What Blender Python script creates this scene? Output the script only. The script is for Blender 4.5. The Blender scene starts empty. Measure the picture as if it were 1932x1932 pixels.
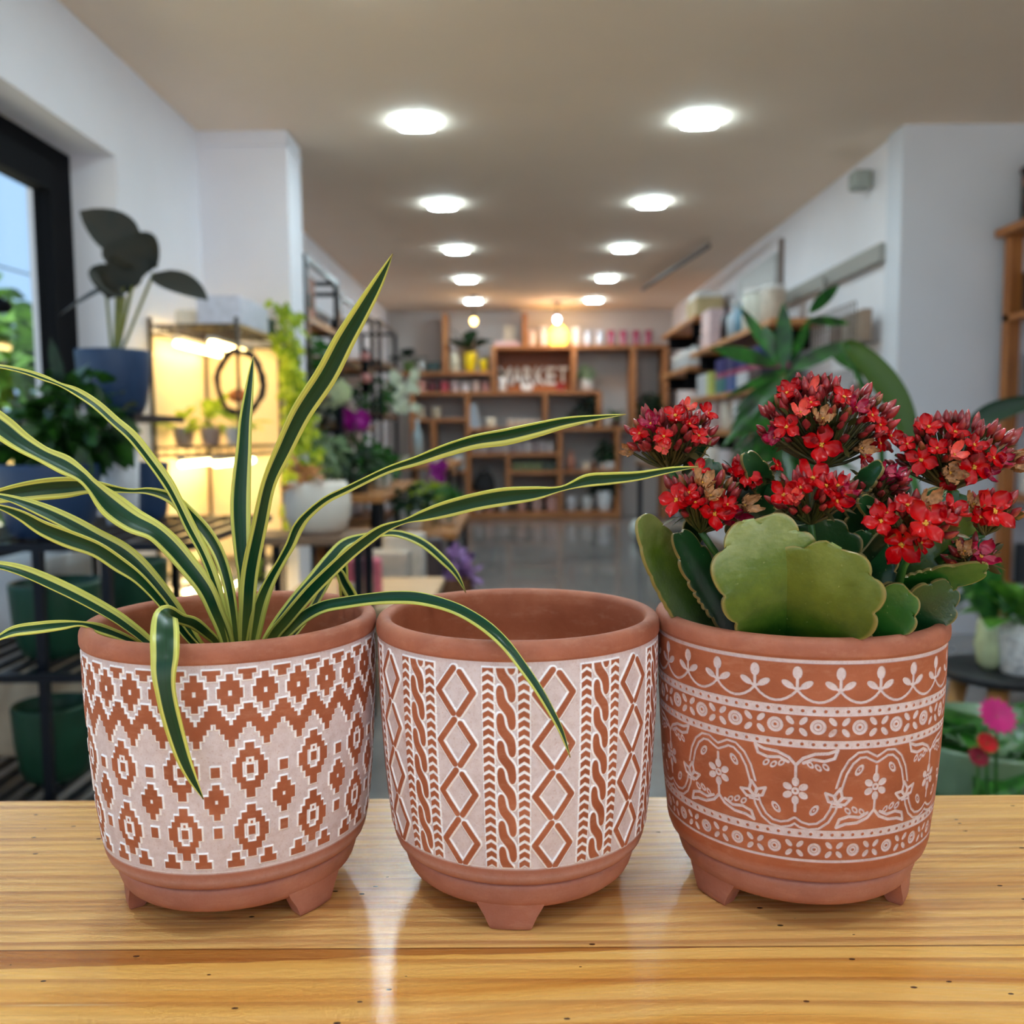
import bpy, math, random
import numpy as np
from mathutils import Vector, Matrix

# ------------------------------------------------------------ camera, world, exposure
SC = bpy.context.scene
COL = SC.collection
F = 1750.0
PITCH, YAW, ROLL = math.radians(4.93), math.radians(.26), math.radians(.45)
TT = 0.83                                    # counter top height
CAM = Vector((0, 0, TT + .2287))
fw = Vector((-math.sin(YAW)*math.cos(PITCH), math.cos(YAW)*math.cos(PITCH), -math.sin(PITCH)))
r0 = fw.cross(Vector((0, 0, 1))).normalized(); u0 = r0.cross(fw)
RT = math.cos(ROLL)*r0 - math.sin(ROLL)*u0
UP = math.sin(ROLL)*r0 + math.cos(ROLL)*u0
cd = bpy.data.cameras.new('camera'); cam = bpy.data.objects.new('camera', cd); COL.objects.link(cam)
m = Matrix((RT, UP, -fw)).transposed().to_4x4(); m.translation = CAM
cam.matrix_world = m
cd.sensor_width = 36; cd.lens = 36*F/1932; cd.clip_start = .02; cd.clip_end = 200
cd.dof.use_dof = True; cd.dof.focus_distance = .43; cd.dof.aperture_fstop = cd.lens/3.6
SC.camera = cam
W = bpy.data.worlds.new('sky'); SC.world = W; W.use_nodes = True
bg = W.node_tree.nodes['Background']
bg.inputs[0].default_value = (.42, .68, 1, 1); bg.inputs[1].default_value = .82
SC.view_settings.view_transform = 'Standard'; SC.view_settings.look = 'None'
SC.view_settings.exposure = EXPO = 0.50; SC.view_settings.gamma = 1
SC.cycles.use_denoising = True
SC.cycles.max_bounces = 8; SC.cycles.diffuse_bounces = 5; SC.cycles.transparent_max_bounces = 12
SC.cycles.sample_clamp_indirect = 6; SC.cycles.caustics_refractive = False; SC.cycles.caustics_reflective = False
LAMP = 60.0                                  # radiance of the ceiling lamps
FRONTSKY = 1.0

def ray(px, py): return fw + RT*((px-966)/F) - UP*((py-966)/F)
def P(px, py, Y): d = ray(px, py); return CAM + d*(Y/d.y)          # point on the plane y = Y
def PX(px, py, X): d = ray(px, py); return CAM + d*(X/d.x)
def PZ(px, py, Z): d = ray(px, py); return CAM + d*((Z-CAM.z)/d.z)
V = Vector

# ------------------------------------------------------------ materials
def sr(c):
    return tuple(((x/255)/12.92 if x/255 <= .04045 else ((x/255+.055)/1.055)**2.4) for x in c)
class N:
    def __init__(s, name):
        s.m = bpy.data.materials.new(name); s.m.use_nodes = True; s.t = s.m.node_tree
        s.b = s.t.nodes['Principled BSDF']; s.out = s.t.nodes['Material Output']
    def n(s, typ, **kw):
        o = s.t.nodes.new(typ)
        for k, v in kw.items():
            if k[0] == '_': setattr(o, k[1:], v)
            else: o.inputs[k.replace('__', ' ')].default_value = v
        return o
    def l(s, a, b): s.t.links.new(a, b)
    def noise(s, scale, vec=None, detail=3, rough=.5):
        o = s.n('ShaderNodeTexNoise'); o.inputs['Scale'].default_value = scale
        o.inputs['Detail'].default_value = detail; o.inputs['Roughness'].default_value = rough
        if vec is not None: s.l(vec, o.inputs['Vector'])
        return o.outputs['Fac']
    def ramp(s, fac, stops):
        o = s.n('ShaderNodeValToRGB'); e = o.color_ramp.elements
        while len(e) < len(stops): e.new(.5)
        for k, (p, c) in enumerate(stops): e[k].position = p; e[k].color = (*c, 1) if len(c) == 3 else c
        s.l(fac, o.inputs[0]); return o.outputs[0]
    def mix(s, fac, a, b, mode='MIX'):
        o = s.n('ShaderNodeMix', _data_type='RGBA', _blend_type=mode)
        for v, i in ((fac, 0), (a, 6), (b, 7)):
            if hasattr(v, 'links'): s.l(v, o.inputs[i])
            else: o.inputs[i].default_value = v if i == 0 else (*v, 1)
        return o.outputs[2]
    def obj(s, sc=(1, 1, 1)):
        c = s.n('ShaderNodeTexCoord'); mp = s.n('ShaderNodeMapping'); mp.inputs['Scale'].default_value = sc
        s.l(c.outputs['Object'], mp.inputs['Vector']); return mp.outputs[0]
    def bump(s, h, strength=.3, dist=.001):
        o = s.n('ShaderNodeBump'); o.inputs['Strength'].default_value = strength; o.inputs['Distance'].default_value = dist
        s.l(h, o.inputs['Height']); s.l(o.outputs[0], s.b.inputs['Normal'])
    def math(s, op, a, b=0.0, c=None):
        o = s.n('ShaderNodeMath', _operation=op)
        for i, v in enumerate((a, b) if c is None else (a, b, c)):
            if hasattr(v, 'links'): s.l(v, o.inputs[i])
            else: o.inputs[i].default_value = v
        return o.outputs[0]

MC = {}
def plain(rgb, rough=.6, metal=0.0, vary=.12, scale=30, emis=0, trans=0, coat=0, name=None):
    """procedural plain surface with a slight mottling"""
    key = (rgb, rough, metal, vary, scale, emis, trans, coat)
    if key in MC: return MC[key]
    s = N(name or 'surface_%d_%d_%d' % rgb); c = sr(rgb)
    f = s.noise(scale, s.obj(), 3)
    a = tuple(x*(1-vary) for x in c); b = tuple(min(1, x*(1+vary)) for x in c)
    col = s.ramp(f, [(.3, a), (.7, b)])
    s.l(col, s.b.inputs['Base Color'])
    s.b.inputs['Roughness'].default_value = rough; s.b.inputs['Metallic'].default_value = metal
    if emis:
        s.l(col, s.b.inputs['Emission Color']); s.b.inputs['Emission Strength'].default_value = emis
    if trans: s.b.inputs['Transmission Weight'].default_value = trans
    if coat: s.b.inputs['Coat Weight'].default_value = coat; s.b.inputs['Coat Roughness'].default_value = .08
    MC[key] = s.m; return s.m
def leafmat(dark, light, rough=.45, transl=.35, scale=40):
    key = ('leaf', dark, light, rough, transl, scale)
    if key in MC: return MC[key]
    s = N('leaf_%d_%d_%d' % dark)
    col = s.ramp(s.noise(scale, s.obj(), 2), [(.32, sr(dark)), (.68, sr(light))])
    s.l(col, s.b.inputs['Base Color']); s.b.inputs['Roughness'].default_value = rough
    if transl:
        t = s.n('ShaderNodeBsdfTranslucent'); s.l(col, t.inputs[0]); mx = s.n('ShaderNodeMixShader')
        mx.inputs[0].default_value = transl
        s.l(s.b.outputs[0], mx.inputs[1]); s.l(t.outputs[0], mx.inputs[2]); s.l(mx.outputs[0], s.out.inputs[0])
    MC[key] = s.m; return s.m
def woodmat(name, dark, light, axis=2, rough=.5, scale=1.0, coat=0):
    s = N(name); sc = [14*scale]*3; sc[axis] = 1.2*scale
    v = s.obj(tuple(sc)); f = s.noise(2.2, v, 5, .6)
    g = s.noise(9, v, 2)
    col = s.ramp(s.math('ADD', f, s.math('MULTIPLY', g, .25)), [(.42, sr(dark)), (.78, sr(light))])
    s.l(col, s.b.inputs['Base Color']); s.b.inputs['Roughness'].default_value = rough
    if coat: s.b.inputs['Coat Weight'].default_value = coat
    return s.m
def emit(rgb, st, name='glow'):
    s = N(name); c = sr(rgb); s.b.inputs['Base Color'].default_value = (*c, 1)
    s.b.inputs['Emission Color'].default_value = (*c, 1); s.b.inputs['Emission Strength'].default_value = st
    return s.m
def glassmat(rgb=(255, 255, 255), rough=.02, name='glass'):
    key = ('glass', rgb, rough)
    if key in MC: return MC[key]
    s = N(name); s.b.inputs['Base Color'].default_value = (*sr(rgb), 1); s.b.inputs['Roughness'].default_value = rough
    t = s.n('ShaderNodeBsdfTransparent'); t.inputs[0].default_value = (*sr(rgb), 1)
    g = s.n('ShaderNodeBsdfGlossy'); g.inputs['Roughness'].default_value = rough
    mx = s.n('ShaderNodeMixShader'); mx.inputs[0].default_value = .05; s.l(t.outputs[0], mx.inputs[1]); s.l(g.outputs[0], mx.inputs[2])
    s.l(mx.outputs[0], s.out.inputs[0]); MC[key] = s.m; return s.m

# ------------------------------------------------------------ mesh builder
class MB:
    def __init__(s): s.v = []; s.f = []; s.uv = None
    def add(s, vs, fs):
        o = len(s.v); s.v += [tuple(x) for x in vs]; s.f += [tuple(i+o for i in f) for f in fs]; return s
    def box(s, a, b, bev=0):
        (x0, y0, z0), (x1, y1, z1) = a, b
        if bev:
            c = bev
            # chamfered box: ring profile
            rings = []
            for z, i in ((z0, c), (z0+c, 0), (z1-c, 0), (z1, c)):
                rings.append([(x0+i+c*(i == 0), y0+i, z), (x1-i-c*(i == 0), y0+i, z), (x1-i, y0+i+c*(i == 0), z), (x1-i, y1-i-c*(i == 0), z),
                              (x1-i-c*(i == 0), y1-i, z), (x0+i+c*(i == 0), y1-i, z), (x0+i, y1-i-c*(i == 0), z), (x0+i, y0+i+c*(i == 0), z)])
            vs = sum(rings, []); fs = [tuple(range(7, -1, -1)), tuple(range(24, 32))]
            for k in range(3):
                for j in range(8): fs.append((k*8+j, k*8+(j+1) % 8, k*8+8+(j+1) % 8, k*8+8+j))
            return s.add(vs, fs)
        vs = [(x, y, z) for z in (z0, z1) for y in (y0, y1) for x in (x0, x1)]
        return s.add(vs, [(0, 2, 3, 1), (4, 5, 7, 6), (0, 1, 5, 4), (2, 6, 7, 3), (0, 4, 6, 2), (1, 3, 7, 5)])
    def obox(s, a, b, w, h, up=(0, 0, 1)):
        """bar from a to b, w wide and h high"""
        a, b = V(a), V(b); t = (b-a).normalized(); u = V(up)
        x = t.cross(u)
        if x.length < 1e-4: x = t.cross(V((1, 0, 0)))
        x.normalize(); u = x.cross(t)
        vs = [p + x*(i*w/2) + u*(j*h/2) for p in (a, b) for i, j in ((-1, -1), (1, -1), (1, 1), (-1, 1))]
        return s.add(vs, [(3, 2, 1, 0), (4, 5, 6, 7), (0, 1, 5, 4), (1, 2, 6, 5), (2, 3, 7, 6), (3, 0, 4, 7)])
    def tube(s, pts, r, n=8, cap=True):
        pts = [V(p) for p in pts]; rr = r if isinstance(r, (list, tuple)) else [r]*len(pts)
        t = (pts[1]-pts[0]).normalized(); x = t.cross(V((.3, .2, 1))).normalized()
        if x.length < .1: x = V((1, 0, 0))
        vs = []
        for k, p in enumerate(pts):
            t = (pts[min(k+1, len(pts)-1)]-pts[max(k-1, 0)]).normalized()
            x = (x - t*x.dot(t)).normalized(); y = t.cross(x)
            for j in range(n):
                a = 2*math.pi*j/n; vs.append(p + (x*math.cos(a)+y*math.sin(a))*rr[k])
        fs = [(k*n+j, k*n+(j+1) % n, (k+1)*n+(j+1) % n, (k+1)*n+j) for k in range(len(pts)-1) for j in range(n)]
        if cap: fs += [tuple(range(n-1, -1, -1)), tuple(range((len(pts)-1)*n, len(pts)*n))]
        return s.add(vs, fs)
    def lathe(s, prof, c=(0, 0, 0), n=28, cap=True, sx=1, sy=1):
        vs = [(c[0]+r*sx*math.cos(2*math.pi*j/n), c[1]+r*sy*math.sin(2*math.pi*j/n), c[2]+z) for r, z in prof for j in range(n)]
        fs = [(k*n+j, k*n+(j+1) % n, (k+1)*n+(j+1) % n, (k+1)*n+j) for k in range(len(prof)-1) for j in range(n)]
        if cap: fs += [tuple(range(n-1, -1, -1)), tuple(range((len(prof)-1)*n, len(prof)*n))]
        return s.add(vs, fs)
    def sph(s, c, rx, ry=None, rz=None, n=12, m_=8):
        ry = ry or rx; rz = rz or rx
        prof = [(max(1e-5, math.sin(math.pi*k/m_)), -math.cos(math.pi*k/m_)) for k in range(m_+1)]
        vs = [(c[0]+rx*r*math.cos(2*math.pi*j/n), c[1]+ry*r*math.sin(2*math.pi*j/n), c[2]+rz*z) for r, z in prof for j in range(n)]
        fs = [(k*n+j, k*n+(j+1) % n, (k+1)*n+(j+1) % n, (k+1)*n+j) for k in range(m_) for j in range(n)]
        return s.add(vs, fs)
    def leaf(s, a, t, side, L, Wd, droop=.3, fold=.15, nl=5, shape=1.0, notch=0):
        """a blade from point a along t; side = cross direction; droops downwards"""
        t = V(t).normalized(); side = V(side); side = (side - t*side.dot(t)).normalized(); nrm = t.cross(side)
        if nrm.z < 0: nrm = -nrm
        vs = []; fs = []
        for k in range(nl+1):
            q = k/nl; w = Wd/2*(math.sin(math.pi*min(1, q**shape))**.75 if 0 < q < 1 else .03)
            if notch: w *= 1+notch*(k % 2)
            p = V(a)+t*(L*q) - V((0, 0, 1))*(droop*L*q*q)
            vs += [p-side*w+nrm*(fold*w), p, p+side*w+nrm*(fold*w)]
        for k in range(nl):
            for j in (0, 1): fs.append((k*3+j, k*3+j+1, k*3+j+4, k*3+j+3))
        return s.add(vs, fs)
    def plant(s, c, n, L, Wd, seed, elev=(20, 80), stem=.4, droop=.35, shape=1.0, notch=0, azr=(0, 360), jit=.3, sr_=.0012, base_r=0.0):
        """a tuft: n stalked blades radiating from c"""
        R = random.Random(seed); c = V(c)
        for k in range(n):
            az = math.radians(azr[0] + (azr[1]-azr[0])*(k+R.random()*.8)/n); el = math.radians(R.uniform(*elev))
            d = V((math.cos(az)*math.cos(el), math.sin(az)*math.cos(el), math.sin(el)))
            l = L*R.uniform(1-jit, 1+jit*.4); st = stem*l*R.uniform(.6, 1.2)
            b = c + V((math.cos(az), math.sin(az), 0))*base_r*R.random()
            e = b + d*st
            if st > .004: s.tube([b, e], sr_, 4, False)
            d2 = (d + V((0, 0, -.25*R.random()))).normalized()
            side = d2.cross(V((0, 0, 1))); 
            if side.length < .1: side = V((1, 0, 0))
            side = side.normalized() + V((0, 0, R.uniform(-.5, .5)))
            s.leaf(e, d2, side, l*(1-stem*.5), Wd*R.uniform(.75, 1.15), droop*R.uniform(.4, 1.4), .2, 5, shape, notch)
        return s
    def bush(s, c, rx, ry, rz, n, L, Wd, seed, shell=.4):
        """a cloud of small leaves filling an ellipsoid"""
        R = random.Random(seed)
        for k in range(n):
            while True:
                d = V((R.uniform(-1, 1), R.uniform(-1, 1), R.uniform(-1, 1)))
                if shell < d.length < 1: break
            p = V(c)+V((d.x*rx, d.y*ry, d.z*rz))
            t = (d + V((R.uniform(-1, 1), R.uniform(-1, 1), R.uniform(-.8, .6)))).normalized()
            s.leaf(p, t, V((R.uniform(-1, 1), R.uniform(-1, 1), R.uniform(-1, 1))), L*R.uniform(.6, 1.2), Wd*R.uniform(.7, 1.2), .3, .2, 3)
        return s
    def build(s, name, mat, parent=None, loc=None, smooth=True, **tags):
        me = bpy.data.meshes.new(name); me.from_pydata(s.v, [], s.f); me.update()
        if smooth: me.shade_smooth()
        o = bpy.data.objects.new(name, me); COL.objects.link(o)
        for x in (mat if isinstance(mat, (list, tuple)) else [mat]): me.materials.append(x)
        if parent is not None: o.parent = parent
        if loc is not None: o.location = loc
        for k, v in tags.items(): o[k] = v
        return o
def sharp(o, deg=35):
    try: o.data.set_sharp_from_angle(angle=math.radians(deg))
    except Exception: pass
    return o
def thing(name, label, cat, loc=(0, 0, 0), group=None, rz=0):
    o = bpy.data.objects.new(name, None); COL.objects.link(o); o.location = loc; o.rotation_euler = (0, 0, rz)
    o.empty_display_size = .05; o['label'] = label; o['category'] = cat
    if group: o['group'] = group
    return o
def solo(mb, name, label, cat, mat, loc=(0, 0, 0), group=None, smooth=False, **kw):
    o = mb.build(name, mat, None, loc, smooth, **kw); o['label'] = label; o['category'] = cat
    if group: o['group'] = group
    return o
def struct(mb, name, mat, **kw): return mb.build(name, mat, None, None, False, kind='structure', **kw)
def dup(o, loc, label, group=None):
    c = o.copy(); COL.objects.link(c); c.location = loc; c['label'] = label
    if group: c['group'] = group
    for ch in list(o.children):
        d = ch.copy(); COL.objects.link(d); d.parent = c
        for g in list(ch.children):
            e = g.copy(); COL.objects.link(e); e.parent = d
    return c

# ------------------------------------------------------------ shell of the shop
CZ = CAM.z + 1.5                             # ceiling
WLX, WRX, WBY = -1.57, 1.95, 11.65
wall = plain((235, 234, 241), .75, vary=.02, scale=3, name='white_plaster')
ceilm = plain((243, 225, 206), .8, vary=.02, scale=2, name='ceiling_paint')
floorm = N('polished_concrete')
fcol = floorm.ramp(floorm.noise(1.6, floorm.obj(), 6, .6), [(.3, sr((104, 104, 106))), (.7, sr((140, 139, 138)))])
floorm.l(fcol, floorm.b.inputs['Base Color']); floorm.b.inputs['Roughness'].default_value = .22
floorm.b.inputs['Coat Weight'].default_value = .3
floorm = floorm.m
struct(MB().box((-1.95, -3.4, -.05), (4.9, WBY+.15, 0)), 'floor', floorm)
struct(MB().box((-1.95, -3.4, CZ), (4.9, WBY+.15, CZ+.1)), 'ceiling', ceilm)
struct(MB().box((-1.95, WBY, 0), (WRX+.2, WBY+.15, CZ)), 'wall_back', plain((196, 190, 188), .8, vary=.03, scale=3))
# left wall: a deep window recess from y=-1.2 to y=3.75, sill .55, head 2.15
WH, WS, WY0, WY1 = 2.155, .62, -1.0, 3.76
b = MB(); b.box((-1.93, WY1, 0), (WLX, WBY, CZ)); b.box((-1.93, -3.4, 0), (WLX, WY0, CZ))
b.box((-1.93, WY0, 0), (WLX, WY1, WS)); b.box((-1.93, WY0, WH), (WLX, WY1, CZ))
struct(b, 'wall_left', wall)
struct(MB().box((WLX, 4.74, 0), (-1.125, 5.03, CZ)), 'wall_pier', wall)
struct(MB().box((WLX, 4.727, CZ-.075), (-1.118, 4.742, CZ-.06)).box((-1.127, 4.727, CZ-.075), (-1.118, 5.03, CZ-.06)), 'trim_1', wall)
b = MB(); b.box((WRX, 4.9, 0), (WRX+.2, WBY, CZ)); struct(b, 'wall_right', wall)
struct(MB().box((1.93, 4.74, 0), (4.9, 4.93, CZ)), 'wall_partition', plain((214, 218, 228), .75, vary=.02, scale=3))
struct(MB().box((4.75, -3.4, 0), (4.9, 4.74, CZ)), 'wall_near_right', wall)
# front wall behind the camera with a shop window
b = MB(); b.box((-1.95, -3.4, 0), (-1.4, -3.25, CZ)); b.box((4.5, -3.4, 0), (4.9, -3.25, CZ)); b.box((-1.4, -3.4, 2.42), (4.5, -3.25, CZ))
struct(b, 'wall_front', wall)
black = plain((5, 6, 11), .75, vary=.05, name='black_metal'); black.node_tree.nodes['Principled BSDF'].inputs['Specular IOR Level'].default_value = .15
blackm = plain((20, 24, 34), .3, .4, .05, name='black_steel')
# window 1 in the recess
fx0, fx1 = -1.82, -1.752
b = MB(); b.box((fx0, WY1-.17, WS), (fx1, WY1, WH)); b.box((fx0, WY0, WH-.17), (fx1, WY1-.17, WH)); b.box((fx0, WY0, WS), (fx1, WY1-.17, WS+.1)); b.box((fx0, WY0, WS+.1), (fx1, WY0+.1, WH-.17))
b.box((fx0+.015, 1.2, WS+.1), (fx1-.01, 1.3, WH-.17))
wn = struct(b, 'window_1', black)
g = MB().box((-1.80, WY0+.1, WS+.1), (-1.795, WY1-.17, WH-.17)).build('window_pane', glassmat(), None, None, False, kind='structure')
# outside: ground, trees, a neighbour's eave, wires
struct(MB().box((-1.95, -30, -.3), (30, -3.4, -.05)), 'pavement', plain((214, 208, 198), .9, vary=.08, scale=2))  # unseen, added pale to bounce sunlight through the front opening onto the ceiling
struct(MB().box((-60, -30, -.3), (-1.95, 60, -.05)), 'ground', plain((168, 166, 146), .9, vary=.2, scale=2))
sn_ = bpy.data.lights.new('sun', 'SUN'); sn_.energy = 9.0; sn_.angle = .02; sn_.color = (1, .95, .88)
so = bpy.data.objects.new('sun', sn_); COL.objects.link(so); so.rotation_euler = V((.25, -.35, 1)).to_track_quat('Z', 'Y').to_euler(); so.location = (0, -6, 8)
gl = leafmat((24, 66, 20), (84, 132, 44), .7, .3, 1.2)
def tree(c, r, h, seed, label):
    t = thing('garden_tree', label, 'tree', (c[0], c[1], -.05), 'trees outside the window')
    MB().tube([(0, 0, 0), (.05, .02, h*.5), (0, .1, h*.8)], [.12, .09, .05], 8).build('trunk', plain((90, 70, 52), .9), t)
    MB().bush((0, 0, h*.8), r, r, r*.85, 1500, .34, .2, seed, .2).build('crown', gl, t, None, False)
tree((-5.6, 8.6), 1.35, 1.75, 3, 'bright green tree outside the window, left part of the view below the eave')
tree((-8.6, 11.6), 1.6, 2.35, 5, 'green tree outside the window nearest the black frame')
tree((-9.4, 6.4), 1.7, 2.1, 6, 'round green tree farther left outside the window')
tree((-13.4, 10.6), 2.4, 2.6, 7, 'wide green tree at the back of the garden outside the window')
tree((-10.4, 16.4), 1.7, 3.6, 8, 'tallest green tree outside, rising above the neighbouring roof edge')
e = thing('neighbouring_roof', 'grey-violet roof edge of the building outside the window', 'roof', (-6.3, 12.2, -.05))
MB().obox((-1.9, -2.6, 2.32), (1.2, 1.6, 1.86), 1.0, .16).build('roof_slab', plain((128, 118, 132), .7), e, None, False)
for yy in (-2.0, 1.2): MB().box((-.06, yy, 0), (.06, yy+.12, 1.95)).build('post', plain((120, 112, 118), .7), e, None, False)
solo(MB().tube([(-6, 3, 3.05), (-6, 8, 2.96), (-6, 14, 3.1)], .012, 6), 'overhead_cable', 'thin dark cable crossing the sky outside the window', 'cable', black)
# ceiling lamps
lampm = emit((220, 246, 254), LAMP, 'lamp_diffuser'); lrim = plain((235, 238, 240), .5)
def rsq(mb, w, z0, z1, e=.35, n=32):
    pts = []
    for j in range(n):
        a = 2*math.pi*j/n; c_, s_ = math.cos(a), math.sin(a); k = (abs(c_)**4+abs(s_)**4)**.25
        pts.append((w*c_/k, w*s_/k))
    vs = [(x, y, z) for z in (z0, z1) for x, y in pts]
    return mb.add(vs, [tuple(range(n-1, -1, -1)), tuple(range(n, 2*n))]+[(j, (j+1) % n, n+(j+1) % n, n+j) for j in range(n)])
rows = [-1.6, -.03, 1.52, 3.08, 4.63, 6.25, 7.76, 9.25, 10.76]
names = ['', '', '', '', 'nearest pair in view', 'second pair', 'third pair', 'fourth pair', 'farthest pair']
first = None
for i, y in enumerate(rows):
    for sx, x in (('left', -.47), ('right', .905)):
        lab = 'square white ceiling lamp, %s row, %s' % (sx, names[i] if names[i] else 'out of view near the front')
        if first is None:
            first = thing('ceiling_lamp', lab, 'lamp', (x, y, CZ), 'ceiling lamps in two rows')
            rsq(MB(), .096, -.006, 0).build('rim', lrim, first)
            rsq(MB(), .088, -.019, -.006).build('diffuser', lampm, first)
        else: dup(first, (x, y, CZ), lab)
# ------------------------------------------------------------ the counter
s = N('varnished_pine')
geo = s.n('ShaderNodeTexCoord'); sp = s.n('ShaderNodeSeparateXYZ'); s.l(geo.outputs['Object'], sp.inputs[0])
yc = sp.outputs['Y']; xc = sp.outputs['X']
SEAM = .3945
isf = s.math('LESS_THAN', yc, SEAM)                       # nearer board
def board_grain(off):
    cb = s.n('ShaderNodeCombineXYZ'); s.l(s.math('MULTIPLY', s.math('ADD', xc, off), 1.0), cb.inputs[0])
    warp = s.noise(3.2, None, 1)
    s.l(geo.outputs['Object'], warp.node.inputs['Vector'])
    s.l(s.math('ADD', yc, s.math('MULTIPLY', warp, .07)), cb.inputs[1])
    mp = s.n('ShaderNodeMapping'); s.l(cb.outputs[0], mp.inputs[0]); mp.inputs['Scale'].default_value = (1.3, 62, 1); mp.inputs['Location'].default_value = (off*5, off*9, 0)
    return mp.outputs[0]
v1 = board_grain(.37)
g1 = s.noise(1.0, v1, 1.2, .4)
fine = s.noise(7.0, v1, 2, .6)
base = s.ramp(g1, [(.30, sr((218, 148, 64))), (.48, sr((238, 180, 92))), (.6, sr((243, 190, 108))), (.74, sr((226, 160, 78)))])
fib = s.ramp(fine, [(.30, (.84, .82, .78)), (.5, (1, 1, 1))])
base = s.mix(.7, base, fib, 'MULTIPLY')
# growth lines: thin brown bands that run along the boards, unevenly spaced
def growth(freq, off, wid, amp):
    cbx = s.n('ShaderNodeCombineXYZ'); s.l(s.math('MULTIPLY', xc, .9), cbx.inputs[0]); s.l(s.math('MULTIPLY', yc, 5.0), cbx.inputs[1]); cbx.inputs[2].default_value = off
    nzz = s.noise(1.6, cbx.outputs[0], 2)
    ph = s.math('FRACT', s.math('ADD', s.math('MULTIPLY', yc, freq), s.math('ADD', s.math('MULTIPLY', nzz, amp), off)))
    return s.ramp(ph, [(0, (0,)*3), (1-wid*3.2, (0,)*3), (1-wid, (1,)*3), (.995, (.7,)*3), (1, (0,)*3)])
front_l = growth(64, .3, .10, 2.2)
back_l = growth(120, 1.7, .15, 4.5)
strong = s.ramp(s.noise(7, s.obj((.25, 3, 1)), 2), [(.3, (.45,)*3), (.6, (1,)*3)])
base = s.mix(s.math('MULTIPLY', s.math('MULTIPLY', front_l, strong), .8), base, sr((170, 96, 40)))
back = s.mix(.35, base, sr((232, 190, 136)))  # far board: washed-out look of surface reflections mixed into its colour
back = s.mix(s.math('MULTIPLY', s.math('MULTIPLY', back_l, strong), .6), back, sr((178, 116, 66)))
base = s.mix(isf, back, base)
# board joint with a reddish streak just in front of it, strongest on the left
d = s.math('ABSOLUTE', s.math('SUBTRACT', yc, SEAM)); joint = s.math('LESS_THAN', d, .0006)
nz = s.noise(26, s.obj((1, 4, 1)), 3)
wst = s.math('MULTIPLY', s.math('SUBTRACT', .10, xc), .044)
st = s.math('MULTIPLY', s.math('LESS_THAN', s.math('SUBTRACT', SEAM, yc), s.math('ADD', wst, s.math('MULTIPLY', s.math('SUBTRACT', nz, .5), .006))), isf)
st = s.math('MULTIPLY', s.math('MAXIMUM', st, 0.0), s.math('GREATER_THAN', wst, 0.0))
base = s.mix(s.math('MULTIPLY', st, .72), base, sr((156, 82, 34)))
base = s.mix(s.math('MULTIPLY', joint, .8), base, sr((120, 66, 26)))
# specks and small dents
vo = s.n('ShaderNodeTexVoronoi'); vo.inputs['Scale'].default_value = 48; s.l(s.obj((1, 1.9, 1)), vo.inputs['Vector'])
vr = s.n('ShaderNodeSeparateColor'); s.l(vo.outputs['Color'], vr.inputs[0])
spk = s.math('MULTIPLY', s.math('LESS_THAN', vo.outputs['Distance'], .07), s.math('GREATER_THAN', vr.outputs[0], .2))
base = s.mix(spk, base, sr((70, 38, 18)))
vo2 = s.n('ShaderNodeTexVoronoi'); vo2.inputs['Scale'].default_value = 5; s.l(s.obj((.55, 1.6, 1)), vo2.inputs['Vector'])
kn = s.n('ShaderNodeSeparateColor'); s.l(vo2.outputs['Color'], kn.inputs[0])
knot = s.math('MULTIPLY', s.math('LESS_THAN', vo2.outputs['Distance'], .06), s.math('GREATER_THAN', kn.outputs[1], .8))
base = s.mix(s.math('MULTIPLY', knot, .5), base, sr((140, 70, 26)))
# hairline scratches at odd angles
for ang, off in ((.5, 0), (-.35, 3), (1.2, 7)):
    mp = s.n('ShaderNodeMapping'); mp.inputs['Rotation'].default_value = (0, 0, ang); mp.inputs['Scale'].default_value = (5, 340, 1); mp.inputs['Location'].default_value = (off, off, 0)
    s.l(geo.outputs['Object'], mp.inputs[0]); hl = s.ramp(s.noise(1, mp.outputs[0], 1), [(.73, (0,)*3), (.77, (.5,)*3)])
    base = s.mix(hl, base, sr((150, 96, 50)) if off else sr((244, 214, 160)))
s.l(base, s.b.inputs['Base Color'])
scr = s.noise(220, s.obj((1, .12, 1)), 2)
rg = s.ramp(fine, [(.3, (.32,)*3), (.6, (.25,)*3)])
s.l(rg, s.b.inputs['Roughness']); s.b.inputs['Coat Weight'].default_value = .22; s.b.inputs['Coat Roughness'].default_value = .2
hh = s.math('ADD', s.math('MULTIPLY', fine, .6), s.math('ADD', s.math('MULTIPLY', s.noise(60, s.obj((1, 1.3, 1)), 2, .4), .12), s.math('MULTIPLY', spk, -1.5)))
s.bump(hh, .28, .0005)
pine = s.m
ct = thing('wooden_counter', 'long varnished pine counter under the three terracotta pots', 'counter', (0, 0, 0))
kb = MB()
BK = .5655
kb.box((-1.15, .02, TT-.04), (1.35, BK, TT), .0015)
kb.build('countertop', pine, ct, None, False)
kb = MB().box((-1.05, .08, 0), (1.25, .50, TT-.04)); kb.build('base', woodmat('counter_base', (150, 96, 50), (196, 140, 84), 0), ct, None, False)

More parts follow.
